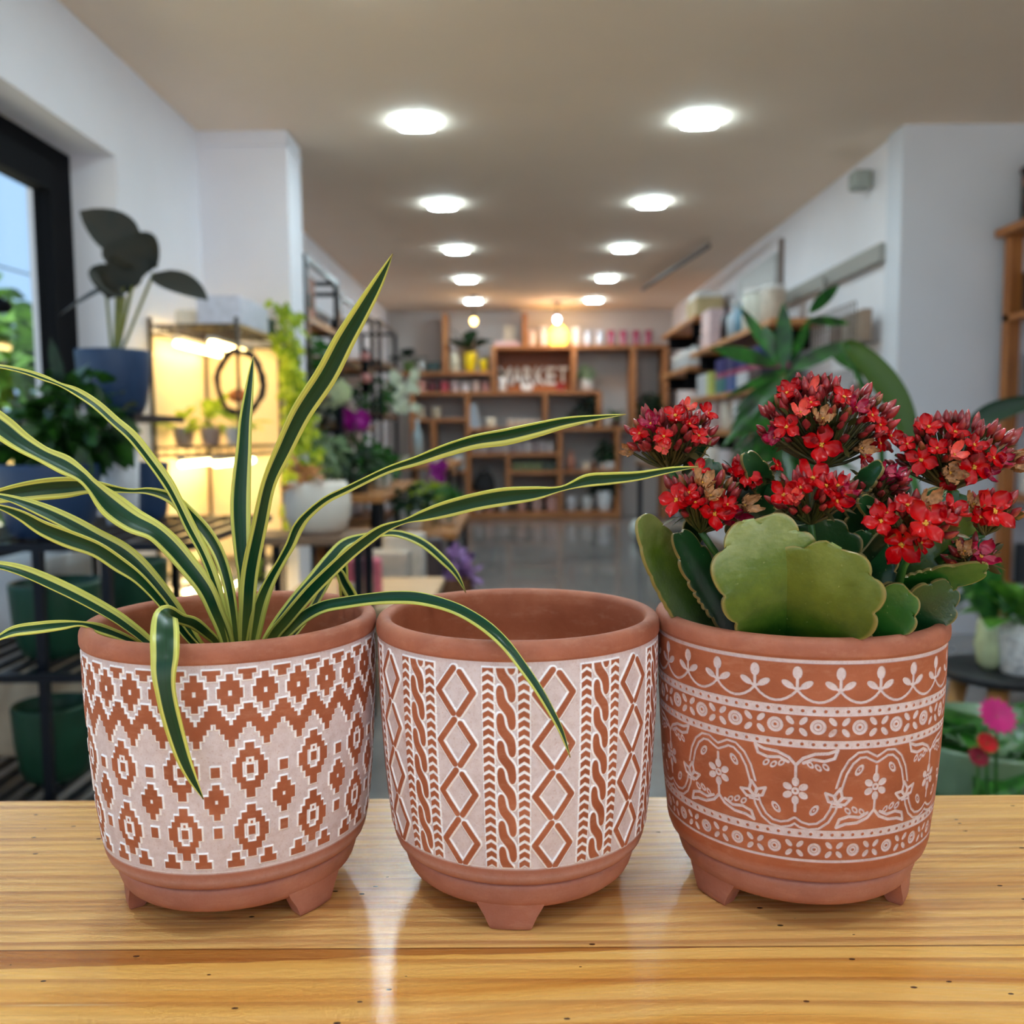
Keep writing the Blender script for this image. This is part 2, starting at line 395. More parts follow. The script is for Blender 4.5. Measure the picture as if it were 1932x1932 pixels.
# ------------------------------------------------------------ relief tiles for the pots
RB = .068                                               # reference radius, mm<->angle
def smooth_box(a, k):
    for _ in range(2):
        for ax in (0, 1):
            s_ = sum(np.roll(a, i, ax) for i in range(-k, k+1)); a = s_/(2*k+1)
    return a
class Tile:
    """one repeat of the pattern, z from 30 to 134 mm; x in mm wrapped at width P"""
    def __init__(s, P_, res=.09):
        s.P = P_; s.nx = int(P_/res); s.nz = int(104/res)
        s.X, s.Z = np.meshgrid((np.arange(s.nx)+.5)*P_/s.nx, 30+(np.arange(s.nz)+.5)*104/s.nz)
        s.m = np.zeros_like(s.X); s.k = res
    def dx(s, cx): return (s.X-cx+s.P/2) % s.P - s.P/2
    def paint(s, mask, val=1.0): s.m = np.where(mask, val, s.m)
    def rect(s, cx, z1, z0, hw, val=1.0): s.paint((np.abs(s.dx(cx)) < hw) & (s.Z < z1) & (s.Z > z0), val)
    def steps(s, cx, zs, ws, val=1.0):
        for k in range(len(ws)): s.rect(cx, zs[k], zs[k+1], ws[k], val)
    def dist(s, pts):
        D = np.full_like(s.X, 99.)
        for (ax, az), (bx, bz) in zip(pts[:-1], pts[1:]):
            for sh in (-s.P, 0, s.P):
                px = s.X-(ax+sh); pz = s.Z-az; vx, vz = bx-ax, bz-az
                t = np.clip((px*vx+pz*vz)/(vx*vx+vz*vz+1e-9), 0, 1)
                D = np.minimum(D, np.hypot(px-t*vx, pz-t*vz))
        return D
    def ell(s, cx, cz, a, b, ang=0):
        d = s.dx(cx); e = s.Z-cz; c_, s_ = math.cos(ang), math.sin(ang)
        return np.hypot((d*c_+e*s_)/a, (-d*s_+e*c_)/b)
    def sample(s, arr, xm, zm):
        fx = (xm % s.P)/s.P*s.nx-.5; fz = (zm-30)/104*s.nz-.5
        x0 = np.floor(fx).astype(int); z0 = np.clip(np.floor(fz).astype(int), 0, s.nz-2)
        tx = fx-x0; tz = np.clip(fz-z0, 0, 1); x1 = (x0+1) % s.nx; x0 = x0 % s.nx
        return (arr[z0, x0]*(1-tx)+arr[z0, x1]*tx)*(1-tz)+(arr[z0+1, x0]*(1-tx)+arr[z0+1, x1]*tx)*tz

def tile_steps():
    U = math.radians(12.27)*RB*1000; T = Tile(2*U)
    for k in (0, 1):                                      # top diamonds at 0 and U
        c = k*U
        T.steps(c, [125.5, 122.6, 119.2, 114.7, 111.9, 108.8], [1.4, 3.9, 5.3, 3.9, 1.4])
        T.rect(c, 118.2, 115.9, .75, 0)
        T.rect(c+U/2, 127.3, 125.3, 3.7); T.rect(c+U/2, 125.3, 122.6, 1.9)
        T.rect(c, 43.7, 40.0, 1.8); T.rect(c, 40.0, 36.8, 3.7)
    d = np.abs((T.X+U/2) % U-U/2)/U
    up = np.select([d < .05, d < .15, d < .26, d < .37], [102.8, 105.0, 106.9, 109.6], 112.0)
    lo = np.select([d < .09, d < .2, d < .31, d < .43], [92.9, 96.3, 98.9, 101.2], 103.6)
    T.paint((T.Z < up) & (T.Z > lo))
    c = 1.5*U
    for zs in ([94.3, 91.1, 87.9, 85.1, 79.0, 76.2, 73, 69], [65.7, 62.2, 59.3, 56.3, 50.4, 47.4, 44.4, 40.9]):
        T.steps(c, zs, [1.9, 4.3, 5.8, 7.5, 5.8, 4.3, 1.9])
        mz = (zs[3]+zs[4])/2
        T.steps(c, [mz+5.6, mz+3.6, mz-3.4, mz-5.4], [1.7, 3.3, 1.9], 0)
        T.rect(c, mz+2.1, mz-2.0, 1.5)
        T.rect(c, mz+4.6, mz+3.3, .5)
    c = .5*U
    T.rect(c, 84.0, 79.3, 1.9); T.rect(c, 55.9, 51.1, 1.8)
    T.steps(c, [76.1, 73.7, 70.9, 65.3, 62.5, 59.6], [1.6, 3.1, 5.2, 3.4, 1.4]); T.rect(c, 68.9, 67.2, .6, 0)
    raised = smooth_box(T.m, 1)
    ridge = np.clip(smooth_box(np.maximum.reduce([np.roll(np.roll(T.m, i, 0), j, 1) for i in (-6, 0, 6) for j in (-6, 0, 6)]), 2)-raised, 0, 1)
    wax = 1-raised
    return T, raised*.8+ridge*.8, wax*.9+np.clip(ridge*1.6, 0, 1)*.2
def tile_braid():
    Pd = math.radians(36)*RB*1000; T = Tile(Pd); c = 0.0
    for z0 in (115.6, 92.3, 69.0, 45.7):
        c = -.9; a = T.dist([(c-.7, z0+10.4), (c-8.2, z0), (c-1.2, z0-10.0)]); T.paint(a < 1.35)
        b = T.dist([(c+2.2, z0+8.8), (c+8.2, z0), (c+1.5, z0-10.2)]); T.paint(b < 1.35)
    c = Pd/2; dx = T.dx(c)
    win = (T.Z < 127.2) & (T.Z > 35.4)
    for k in range(-1, 9):
        zc = 122-12.35*k; s_ = zc-T.Z
        xc_ = 2.5*np.tanh(s_/3.6); hw = 1.75*np.sqrt(np.clip(1-(np.abs(s_)/9.9)**6, 0, 1))+.8*np.exp(-(s_/3)**2)
        T.paint((np.abs(s_) < 9.9) & (np.abs(dx-xc_) < hw) & win)
    for sd in (-1, 1):
        x = dx-sd*7.6; ph = (T.Z+.62*np.abs(x)) % 4.07
        T.paint((np.abs(x) < 2.35) & (ph < 2.5) & win)
    raised = smooth_box(T.m, 1)
    ridge = np.clip(smooth_box(np.maximum.reduce([np.roll(np.roll(T.m, i, 0), j, 1) for i in (-6, 0, 6) for j in (-6, 0, 6)]), 2)-raised, 0, 1)
    return T, raised*.9+ridge*.8, (1-raised)*.9+np.clip(ridge*1.6, 0, 1)*.14
def tile_floral():
    Pf = math.radians(60)*RB*1000; T = Tile(Pf); q = Pf/4; H = Pf/2
    L = np.zeros_like(T.X)
    def on(mask, v=1.0):
        nonlocal L
        L = np.where(mask, v, L)
    def line(pts, w=.74): on(T.dist(pts) < w)
    def dbl(pts, r1=.75, r2=1.45):
        D = T.dist(pts); on((D > r1) & (D < r2))
    on(np.abs(T.Z-128.4) < .85)
    for k in range(4):                                    # fleurs on swags
        c = k*q
        on(T.ell(c, 123.3, 2.0, 2.9) < 1); line([(c, 121), (c, 115.8)], .65)
        for sd in (-1, 1):
            on(T.ell(c+sd*3.9, 118.0, 2.9, 1.45, sd*math.radians(32)) < 1); line([(c, 115.8), (c+sd*2.4, 116.9)], .6)
        line([(c+q*t/8, 115.6-5.2*math.sin(math.pi*t/8)**.8) for t in range(9)], .55)
    for zt, zb, zd in ((108.6, 104.4, 106.5), (93.3, 89.6, 91.4), (51.6, 47.7, 49.6)):
        on((T.Z < zt) & (T.Z > zb))
        nd = 15
        for k in range(nd): on(T.ell((k+.5)*Pf/nd, zd, .75, .75) < 1, 0)
    for zc, R in ((99.4, 3.4), (42.3, 3.0)):
        for k in range(4):
            c = (k+.5)*q
            e = T.ell(c, zc, R, R); on(e < 1); on(T.ell(c, zc, .7, .7) < 1, 0); on((e > .5) & (e < .62), .45)
            c2 = k*q
            for sx in (-1, 1):
                for sz in (-1, 1): on(T.ell(c2+sx*R*.82, zc+sz*R*.74, R*.66, R*.36, sx*sz*math.radians(48)) < 1)
    on(np.abs(T.Z-36.7) < .6)
    # the winding stem: trough under motif D (x=0), arch over motif U (x=H)
    half = [(0, 55.6), (2.5, 53.9), (6, 53), (10, 53.6), (13.6, 56.4), (16.2, 61), (17.6, 66), (18.8, 72), (20.6, 78.5), (23.4, 83.6), (27, 86.6), (30.5, 86.9), (33.2, 85.4), (H, 84.2)]
    full = half+[(2*H-x, z) for x, z in half[::-1]][1:]
    dbl(full, .75, 1.75)
    for sd in (-1, 1):                                    # tulips on the stem
        c = sd*17.9
        on(T.ell(c, 68.3, 2.6, 3.2) < 1, 0)
        for ang in (0, 62, -62):
            a = math.radians(ang+90-sd*12); tip = (c+6.6*math.cos(a)*1.0, 65+6.6*math.sin(a)); bx, bz = c, 64.2
            nx_, nz_ = -math.sin(a), math.cos(a)
            mid = ((bx+tip[0])/2, (bz+tip[1])/2)
            line([(bx, bz), (mid[0]+nx_*1.7, mid[1]+nz_*1.7), tip, (mid[0]-nx_*1.7, mid[1]-nz_*1.7), (bx, bz)], .64)
        line([(c-2.2, 63), (c+2.2, 63)], .45)
    def flower(c, z, s_):
        for k in range(6):
            a = math.radians(30+60*k) if k not in (1, 4) else math.radians(30+60*k)
            rr = 3.9 if k not in (1, 4) else 4.3
            on(T.ell(c+rr*math.cos(a), z+rr*math.sin(a), 2.1, 1.55, a) < 1)
        on(T.ell(c, z, 1.7, 1.7) < 1); on(T.ell(c, z, .55, .55) < 1, 0)
        line([(c, z+s_*5), (c, z+s_*11)], .6); line([(c, z-s_*5), (c, z-s_*9.5)], .6)
    def leafpair(c, z, s_):                               # s_=1 leaves at the top
        for sd in (-1, 1):
            line([(c, z), (c+sd*3, z+s_*3.4), (c+sd*8, z+s_*5.6), (c+sd*13.5, z+s_*6.0), (c+sd*17.5, z+s_*7.6), (c+sd*16.2, z+s_*3.8), (c+sd*12, z+s_*2.4), (c+sd*7, z+s_*3.1), (c+sd*3.2, z+s_*1.2)], .68)
            for k, (lx, lz) in enumerate(((6, .6), (9.4, -.6), (12.6, -.2))):
                e = T.ell(c+sd*lx, z+s_*lz, 2.0, 1.15, -sd*s_*math.radians(50)); on((e < 1) & (e > .45))
    flower(0, 69.5, 1); leafpair(0, 81.5, 1); line([(0, 79), (0, 82)], .6)
    flower(H, 71.6, -1); leafpair(H, 60.8, -1)
    for sd in (-1, 1):
        for c, z, an in ((0, 61.0, 55), (H, 79.8, -55)):
            e = T.ell(c+sd*8.2, z, 2.9, 1.5, sd*math.radians(an)); on((e < 1) & (e > .5)); on(e < .22)
    w = smooth_box(L, 1)
    return T, -w*.55, w*.86

clay = N('carved_terracotta')
at = clay.n('ShaderNodeAttribute', _attribute_name='wax'); wx = at.outputs['Fac']
o1 = clay.obj()
cc = clay.ramp(clay.noise(28, o1, 5, .6), [(.3, sr((154, 83, 54))), (.55, sr((172, 97, 66))), (.75, sr((188, 115, 84)))])
dusty = clay.ramp(clay.noise(60, clay.obj((1, 1, 3)), 5, .7), [(.52, (0, 0, 0)), (.75, (.32,)*3)])
cc = clay.mix(dusty, cc, sr((206, 150, 124)))
sp1 = clay.noise(900, o1, 2, .7); sp2 = clay.noise(240, o1, 3, .7)
wear = clay.ramp(sp1, [(.28, (.7,)*3), (.42, (1, 1, 1))])
smz = clay.ramp(clay.noise(55, clay.obj((1, 1, 1.6)), 3), [(.68, (1, 1, 1)), (.76, (.55,)*3)])
wmul = clay.math('MULTIPLY', clay.math('MULTIPLY', wx, wear), smz)
wc = clay.mix(clay.ramp(wx, [(.91, (0,)*3), (.99, (1,)*3)]), clay.ramp(sp2, [(.3, sr((214, 200, 204))), (.6, sr((228, 218, 224)))]), sr((252, 250, 255)))
col = clay.mix(wmul, cc, wc)
clay.l(col, clay.b.inputs['Base Color']); clay.b.inputs['Roughness'].default_value = .62
clay.b.inputs['Specular IOR Level'].default_value = .35
clay.bump(clay.math('ADD', clay.noise(700, o1, 3, .6), clay.math('MULTIPLY', clay.noise(90, o1, 3), .8)), .22, .0004)
clay = clay.m

# outer profile (r, z) from the foot ring up, in metres
PROF = [(.0, .0112), (.0515, .0108), (.0543, .0112), (.0561, .0128), (.0573, .0150), (.0583, .0180), (.0588, .0208), (.0588, .0226), (.0583, .0234), (.0574, .0238), (.0575, .0243), (.0590, .0246), (.0610, .0251), (.0626, .0266), (.0637, .0295)]
PROF2 = [(.0644, .0325), (.0650, .040), (.0662, .050), (.0674, .064), (.0684, .080), (.0692, .096), (.0697, .112), (.0699, .1295)]
PROF3 = [(.0700, .1298), (.0708, .1302), (.0711, .1312), (.0711, .1345), (.0708, .1362), (.0700, .1376), (.0686, .1385), (.0668, .1387), (.0652, .1383), (.0641, .1373), (.0634, .1355), (.0632, .130), (.0628, .10), (.062, .06), (.060, .03), (.055, .0195), (.045, .0175), (.0, .017)]
def pot(name, label, cx, cy, tile, phase_deg, feet, ground=0.0, hscale=.0008):
    root = thing(name, label, 'plant pot', (cx, cy, TT))
    T, hgt, wax = tile()
    # columns: dense on the near side (theta = 0 faces -y)
    near = np.linspace(-100, 100, 1301)[:-1]; far = np.linspace(100, 260, 261)[:-1]
    th = np.radians(np.concatenate([near, far])); nt = len(th)
    zb = np.linspace(.0325, .1295, 470); pr = np.array(PROF2); rb = np.interp(zb, pr[:, 1], pr[:, 0])
    rr = np.concatenate([[p[0] for p in PROF], rb, [p[0] for p in PROF3]])
    zz = np.concatenate([[p[1] for p in PROF], zb, [p[1] for p in PROF3]])
    nr = len(rr); TH, ZZ = np.meshgrid(th, zz); RR = np.repeat(rr[:, None], nt, 1)
    h = np.zeros_like(TH); w = np.zeros_like(TH); a, b_ = len(PROF), len(PROF)+470
    xm = (TH[a:b_]-math.radians(phase_deg))*RB*1000; zm = ZZ[a:b_]*1000
    h[a:b_] = T.sample(hgt, xm, zm); w[a:b_] = T.sample(wax, xm, zm)
    if ground:                                            # wax left in the recessed field fades just past its edges
        w[a:b_] = np.where(zm < 34.6, 1-np.clip((34.6-zm)/1.2, 0, 1)*.9, w[a:b_])

    w[:a] = np.interp(np.array([p_[1] for p_ in PROF]), [.011, .016, .022, .0236, .0243, .0266, .03], [.06, .12, .13, .2, .03, .12, .3 if ground else .12])[:, None]
    w[b_:b_+10] = .05
    fade = np.clip((ZZ-.0325)/.0015, 0, 1)*np.clip((.1295-ZZ)/.0006, 0, 1)
    RR = RR + h*fade*hscale
    rng = np.random.default_rng(3)
    # slightly hand-thrown body
    RR = RR + .00025*np.sin(2*TH+phase_deg)*(RR > .05)
    X = RR*np.sin(TH); Y = -RR*np.cos(TH)
    co = np.stack([X, Y, ZZ], -1).reshape(-1, 3).astype(np.float32)
    i = np.arange(nr-1)[:, None]*nt; j = np.arange(nt)[None, :]; j2 = (j+1) % nt
    quads = np.stack([i+j, i+j2, i+nt+j2, i+nt+j], -1).reshape(-1, 4).astype(np.int32)
    me = bpy.data.meshes.new('pot_body'); me.vertices.add(len(co)); me.vertices.foreach_set('co', co.ravel())
    me.loops.add(quads.size); me.loops.foreach_set('vertex_index', quads.ravel())
    me.polygons.add(len(quads)); me.polygons.foreach_set('loop_start', np.arange(0, quads.size, 4, dtype=np.int32))
    me.update(calc_edges=True); me.shade_smooth()
    at_ = me.attributes.new('wax', 'FLOAT', 'POINT'); at_.data.foreach_set('value', w.ravel().astype(np.float32))
    o = bpy.data.objects.new('pot_body', me); COL.objects.link(o); o.parent = root; me.materials.append(clay)
    for fdeg in feet:
        fb = MB(); n = 10; vs = []
        # a tapered bracket foot that hugs the ring: angular width shrinks downwards
        levels = [(.0150, 16.5, .0567, .046), (.0125, 16.0, .0564, .045), (.0104, 14.8, .0562, .045), (.0065, 12.4, .0560, .046), (.0028, 10.8, .0557, .047), (.0008, 10.0, .0551, .048), (.0, 9.2, .0541, .049)]
        for z, aw, ro_, ri in levels:
            ring = []
            for k in range(n+1):
                a_ = math.radians(fdeg + aw*(2*k/n-1)); ring.append((ro_*math.sin(a_), -ro_*math.cos(a_), z))
            for k in range(n, -1, -1):
                a_ = math.radians(fdeg + aw*(2*k/n-1)); ring.append((ri*math.sin(a_), -ri*math.cos(a_), z))
            vs += ring
        M_ = 2*(n+1); fs = [(k*M_+q, k*M_+(q+1) % M_, (k+1)*M_+(q+1) % M_, (k+1)*M_+q)[::-1] for k in range(len(levels)-1) for q in range(M_)]
        fs += [tuple(range(M_)), tuple(range(len(levels)*M_-1, (len(levels)-1)*M_-1, -1))]
        ft = fb.add(vs, fs).build('foot', clay, root)
        sharp(ft, 40)
        a2 = ft.data.attributes.new('wax', 'FLOAT', 'POINT'); a2.data.foreach_set('value', [.1]*len(ft.data.vertices))
    return root
PL, PM, PR = (-.1428, .4605), (.0003, .4633), (.1418, .464)
pot('terracotta_pot', 'terracotta pot with white stepped diamond pattern, holding the spiky striped plant', *PL, tile_steps, 2.9, (-65, 55, 175), 1)
pot('terracotta_pot', 'empty terracotta pot in the middle with braided bands and white diamonds', *PM, tile_braid, 13.6, (-4.5, 115, 236), 1)
pot('terracotta_pot', 'terracotta pot with fine white floral scrollwork, holding the red flowering plant', *PR, tile_floral, -16.4, (-61, 60, 180), 0)
# ------------------------------------------------------------ the striped dracaena in the left pot
s = N('striped_leaf')
uvn = s.n('ShaderNodeUVMap', _uv_map='UVMap'); su = s.n('ShaderNodeSeparateXYZ'); s.l(uvn.outputs[0], su.inputs[0])
cb = s.n('ShaderNodeCombineXYZ'); s.l(su.outputs[0], cb.inputs[0]); s.l(s.math('MULTIPLY', su.outputs[1], .12), cb.inputs[1])
st = s.noise(14, cb.outputs[0], 3, .6); st2 = s.noise(5, cb.outputs[0], 2)
uu = s.math('ADD', su.outputs[0], s.math('MULTIPLY', s.math('SUBTRACT', st2, .5), .05))
YEL, GRN = sr((222, 220, 108)), sr((10, 66, 38))
band = s.ramp(uu, [(.0, YEL), (.20, sr((220, 220, 120))), (.225, GRN), (.775, GRN), (.80, sr((220, 220, 120))), (1, YEL)])
band.node.color_ramp.interpolation = 'LINEAR'
gr = s.ramp(st, [(.35, (.75, .75, .75)), (.65, (1.25, 1.3, 1.2))])
c1 = s.mix(.85, band, gr, 'MULTIPLY')
bl = s.ramp(su.outputs[1], [(0, sr((178, 196, 92))), (.12, sr((160, 180, 80)))])
basef = s.ramp(su.outputs[1], [(.0, (.7,)*3), (.22, (0,)*3)])
c1 = s.mix(basef, c1, bl)
tipf = s.ramp(su.outputs[1], [(.985, (0,)*3), (1, (1,)*3)])
c1 = s.mix(tipf, c1, sr((150, 120, 70)))
s.l(c1, s.b.inputs['Base Color']); s.b.inputs['Roughness'].default_value = .33; s.b.inputs['Specular IOR Level'].default_value = .5
tr = s.n('ShaderNodeBsdfTranslucent'); s.l(c1, tr.inputs[0]); mx = s.n('ShaderNodeMixShader'); mx.inputs[0].default_value = .22
s.l(s.b.outputs[0], mx.inputs[1]); s.l(tr.outputs[0], mx.inputs[2]); s.l(mx.outputs[0], s.out.inputs[0])
striped = s.m
def cat(p, t):
    """centripetal-free Catmull-Rom through list p at parameter t in [0, len-1]"""
    n = len(p); k = min(int(t), n-2); f_ = t-k
    a = p[max(k-1, 0)]; b = p[k]; c = p[k+1]; d = p[min(k+2, n-1)]
    return tuple(.5*((2*b[i])+(-a[i]+c[i])*f_+(2*a[i]-5*b[i]+4*c[i]-d[i])*f_*f_+(-a[i]+3*b[i]-3*c[i]+d[i])*f_**3) for i in range(len(b)))
def strap(parent, pts, roll=0.0, fold=.22, bandc=(.2, .8), Yb=.462, Yt=None, pw=1.0, name='leaf'):
    """a strap leaf through points seen at (px, py) with apparent width w; Y eases from the heart of the plant to Yt"""
    L = [0]
    for a, b in zip(pts[:-1], pts[1:]): L.append(L[-1]+math.hypot(a[0]-b[0], a[1]-b[1]))
    if len(pts[0]) == 3: pts = [(x, y, w, Yb+(Yt-Yb)*(l/L[-1])**pw) for (x, y, w), l in zip(pts, L)]
    n = (len(pts)-1)*5; rows = [cat(pts, (len(pts)-1)*k/n) for k in range(n+1)]
    a_, b_ = bandc; cr = [0, a_*.5, a_, a_+.035, .5-(.5-a_)*.45, .5, .5+(b_-.5)*.45, b_-.035, b_, b_+(1-b_)*.5, 1]
    um = [0, .11, .205, .24, .38, .5, .62, .76, .795, .89, 1]
    vs = []; uv = []; p3 = [P(r_[0], r_[1], r_[3]) for r_ in rows]
    ln = [0]
    for k in range(1, len(p3)): ln.append(ln[-1]+(p3[k]-p3[k-1]).length)
    org = parent.location
    for k, r_ in enumerate(rows):
        q = p3[k]; t = (p3[min(k+1, n)]-p3[max(k-1, 0)]).normalized()
        vd = (q-CAM).normalized(); pr_ = t.cross(vd)
        if pr_.length < .05: pr_ = RT.copy()
        pr_.normalize(); nm = pr_.cross(t).normalized()
        if nm.dot(vd) > 0: nm = -nm
        rl = roll if not callable(roll) else roll(k/n)
        cd_ = (pr_*math.cos(rl)+nm*math.sin(rl)).normalized(); nn = cd_.cross(t)
        if nn.dot(vd) > 0: nn = -nn
        hw = max(.0002, r_[2]/2*(q-CAM).length/F/max(.35, math.cos(rl)))
        for c_ in cr:
            x = 2*c_-1
            vs.append(tuple(q + cd_*(x*hw) - nn*(fold*hw*(1-abs(x)**1.5)) - org)); uv.append(ln[k]/ln[-1])
    m_ = len(cr); fs = [(k*m_+j, k*m_+j+1, (k+1)*m_+j+1, (k+1)*m_+j) for k in range(n) for j in range(m_-1)]
    mb = MB().add(vs, fs); o = mb.build(name, striped, parent)
    ul = o.data.uv_layers.new(name='UVMap')
    for lp in o.data.loops: ul.data[lp.index].uv = (um[lp.vertex_index % m_], uv[lp.vertex_index])
    md = o.modifiers.new('thick', 'SOLIDIFY'); md.thickness = .0005; md.offset = 0
    return o
B0 = P(455, 1290, .462)
dr = thing('dracaena', 'spiky plant with long dark green leaves edged in yellow, growing in the left pot', 'potted plant', (PL[0], PL[1], TT+.0176))
bx, by = 455, 1285
strap(dr, [(458, by, 14), (462, 1205, 22), (466, 1149, 28), (472, 1078, 30), (490, 990, 28), (507, 913, 26), (535, 849, 33), (569, 779, 38), (615, 709, 41), (650, 642, 38), (685, 582, 30), (713, 533, 20), (741, 479, 1)], .25, .3, (.16, .74), Yt=.40)
strap(dr, [(454, by, 12), (460, 1205, 16), (460, 1096, 20), (457, 1043, 28), (454, 973, 35), (455, 920, 34), (460, 850, 27), (463, 797, 23), (468, 754, 18), (474, 705, 10), (478, 671, 1)], .2, .25, (.2, .84), Yt=.47)
strap(dr, [(462, by, 12), (478, 1205, 24), (492, 1142, 26), (509, 1099, 20), (530, 1061, 16), (548, 1029, 18), (562, 997, 20), (580, 973, 16), (615, 944, 14), (657, 923, 13), (730, 888, 13), (786, 870, 18), (842, 850, 24), (897, 834, 27), (953, 825, 31), (1009, 812, 28), (1065, 798, 21), (1121, 789, 11), (1181, 782, 1)], .35, .3, (.3, .88), Yt=.42)
strap(dr, [(468, by, 14), (512, 1205, 22), (540, 1170, 24), (585, 1117, 25), (623, 1079, 24), (656, 1048, 23), (687, 1023, 22), (722, 999, 18), (763, 984, 9), (800, 973, 22), (842, 961, 31), (897, 947, 33), (953, 937, 34), (1009, 931, 26), (1060, 922, 10), (1107, 907, 24), (1149, 903, 23), (1205, 898, 17), (1270, 886, 10), (1318, 881, 1)], .3, .25, (.15, .82), Yt=.395)
strap(dr, [(470, by, 12), (505, 1205, 18), (548, 1142, 20), (592, 1092, 24), (625, 1052, 24), (652, 1025, 20), (690, 1012, 13), (728, 1006, 11), (760, 1009, 14), (800, 1026, 16), (838, 1058, 15), (862, 1085, 10), (879, 1118, 1)], -.3, .25, (.25, .8), Yt=.50)
strap(dr, [(474, by, 10), (530, 1200, 14), (575, 1135, 14), (607, 1092, 14), (636, 1078, 14), (650, 1101, 20), (668, 1134, 20), (676, 1165, 12), (680, 1190, 2)], .2, .25, (.25, .78), Yt=.505)
strap(dr, [(470, by, 10), (560, 1190, 12), (610, 1110, 14), (640, 1048, 16), (646, 1062, 18), (648, 1096, 18), (650, 1135, 16), (652, 1170, 3)], .1, .25, (.25, .8), Yt=.515)
strap(dr, [(472, by, 12, .462), (522, 1215, 15, .458), (545, 1192, 17, .455), (575, 1163, 22, .452), (610, 1145, 22, .448), (650, 1137, 22, .444), (700, 1130, 22, .438), (745, 1127, 24, .431), (790, 1129, 24, .423), (840, 1141, 22, .412), (880, 1158, 22, .401), (920, 1184, 22, .390), (955, 1217, 20, .382), (985, 1256, 18, .378), (1015, 1299, 16, .376), (1040, 1342, 13, .376), (1060, 1382, 9, .377), (1076, 1429, 1, .378)], -.25, .3, (.22, .95))
strap(dr, [(448, by, 12), (437, 1205, 16), (420, 1146, 16), (404, 1090, 18), (384, 1041, 18), (359, 993, 20), (335, 944, 18), (315, 908, 20), (283, 864, 19), (250, 823, 19), (218, 795, 17), (182, 763, 16), (145, 739, 14), (113, 725, 7), (81, 712, 10), (40, 699, 8), (-10, 690, 6), (-70, 690, 1)], .3, .25, (.45, .85), Yt=.42)
strap(dr, [(446, by, 14), (428, 1205, 25), (408, 1154, 28), (388, 1110, 32), (355, 1066, 35), (323, 1029, 37), (291, 1001, 36), (250, 981, 44), (210, 952, 44), (174, 916, 24), (153, 896, 24), (121, 876, 33), (81, 857, 28), (40, 833, 34), (0, 803, 40), (-50, 770, 34), (-120, 745, 1)], .35, .28, (.25, .8), Yt=.40)
strap(dr, [(452, by, 12), (445, 1205, 14), (438, 1146, 17), (428, 1094, 20), (412, 1045, 22), (388, 1005, 24), (355, 969, 24), (323, 940, 20), (283, 927, 13), (242, 926, 8), (170, 918, 24), (121, 920, 36), (61, 926, 34), (0, 936, 24), (-60, 950, 14), (-110, 962, 1)], -.3, .25, (.2, .78), Yt=.43)
strap(dr, [(442, by, 12), (380, 1222, 17), (351, 1179, 20), (323, 1138, 24), (291, 1098, 28), (258, 1062, 30), (226, 1037, 31), (182, 1013, 29), (133, 986, 27), (81, 962, 23), (32, 944, 14), (-10, 934, 8), (-50, 930, 1)], .3, .25, (.3, .9), Yt=.405)
strap(dr, [(440, by, 12), (366, 1215, 12), (335, 1178, 14), (300, 1132, 16), (262, 1092, 20), (226, 1066, 26), (182, 1037, 27), (129, 1017, 30), (81, 997, 25), (40, 973, 17), (0, 957, 8), (-40, 950, 1)], -.2, .25, (.16, .84), Yt=.385)
strap(dr, [(436, by, 12), (330, 1240, 14), (283, 1211, 17), (258, 1191, 19), (218, 1162, 21), (162, 1130, 22), (105, 1102, 22), (48, 1078, 19), (0, 1066, 13), (-60, 1062, 6), (-100, 1066, 1)], .35, .28, (.42, .96), Yt=.40)
strap(dr, [(430, by, 10, .460), (320, 1252, 12, .452), (270, 1222, 13, .446), (232, 1202, 15, .440), (188, 1186, 18, .433), (154, 1177, 9, .427), (116, 1179, 17, .420), (72, 1184, 20, .412), (29, 1190, 18, .405), (0, 1202, 10, .400), (-40, 1222, 2, .395)], .2, .22, (.25, .75))
strap(dr, [(444, by, 12, .460), (412, 1218, 14, .455), (392, 1196, 18, .446), (366, 1176, 22, .432), (342, 1168, 20, .417), (322, 1158, 26, .402), (312, 1163, 40, .390), (311, 1194, 48, .379), (311, 1235, 47, .373), (309, 1268, 41, .371), (312, 1302, 34, .371), (320, 1342, 32, .372), (332, 1386, 29, .374), (346, 1430, 24, .376), (362, 1467, 16, .378), (384, 1508, 1, .381)], 0.0, -.15, (.2, .8))
# pale sheathing stem and the soil deep in the pot
cx, cy = dr.location.x, dr.location.y
kb = MB(); q0 = P(456, 1300, .462)-dr.location
kb.tube([(q0.x-.002, q0.y, -.0), (q0.x, q0.y, q0.z-.01), (q0.x, q0.y, q0.z+.006)], [.007, .0085, .007], 12); kb.build('stem', leafmat((120, 150, 60), (170, 190, 90)), dr)
soil = plain((46, 34, 26), .95, vary=.5, scale=300, name='potting_soil')
MB().lathe([(0, 0), (.055, 0), (.0585, .045), (.0580, .068), (.03, .071), (0, .072)], n=48, cap=False).build('soil', soil, dr)

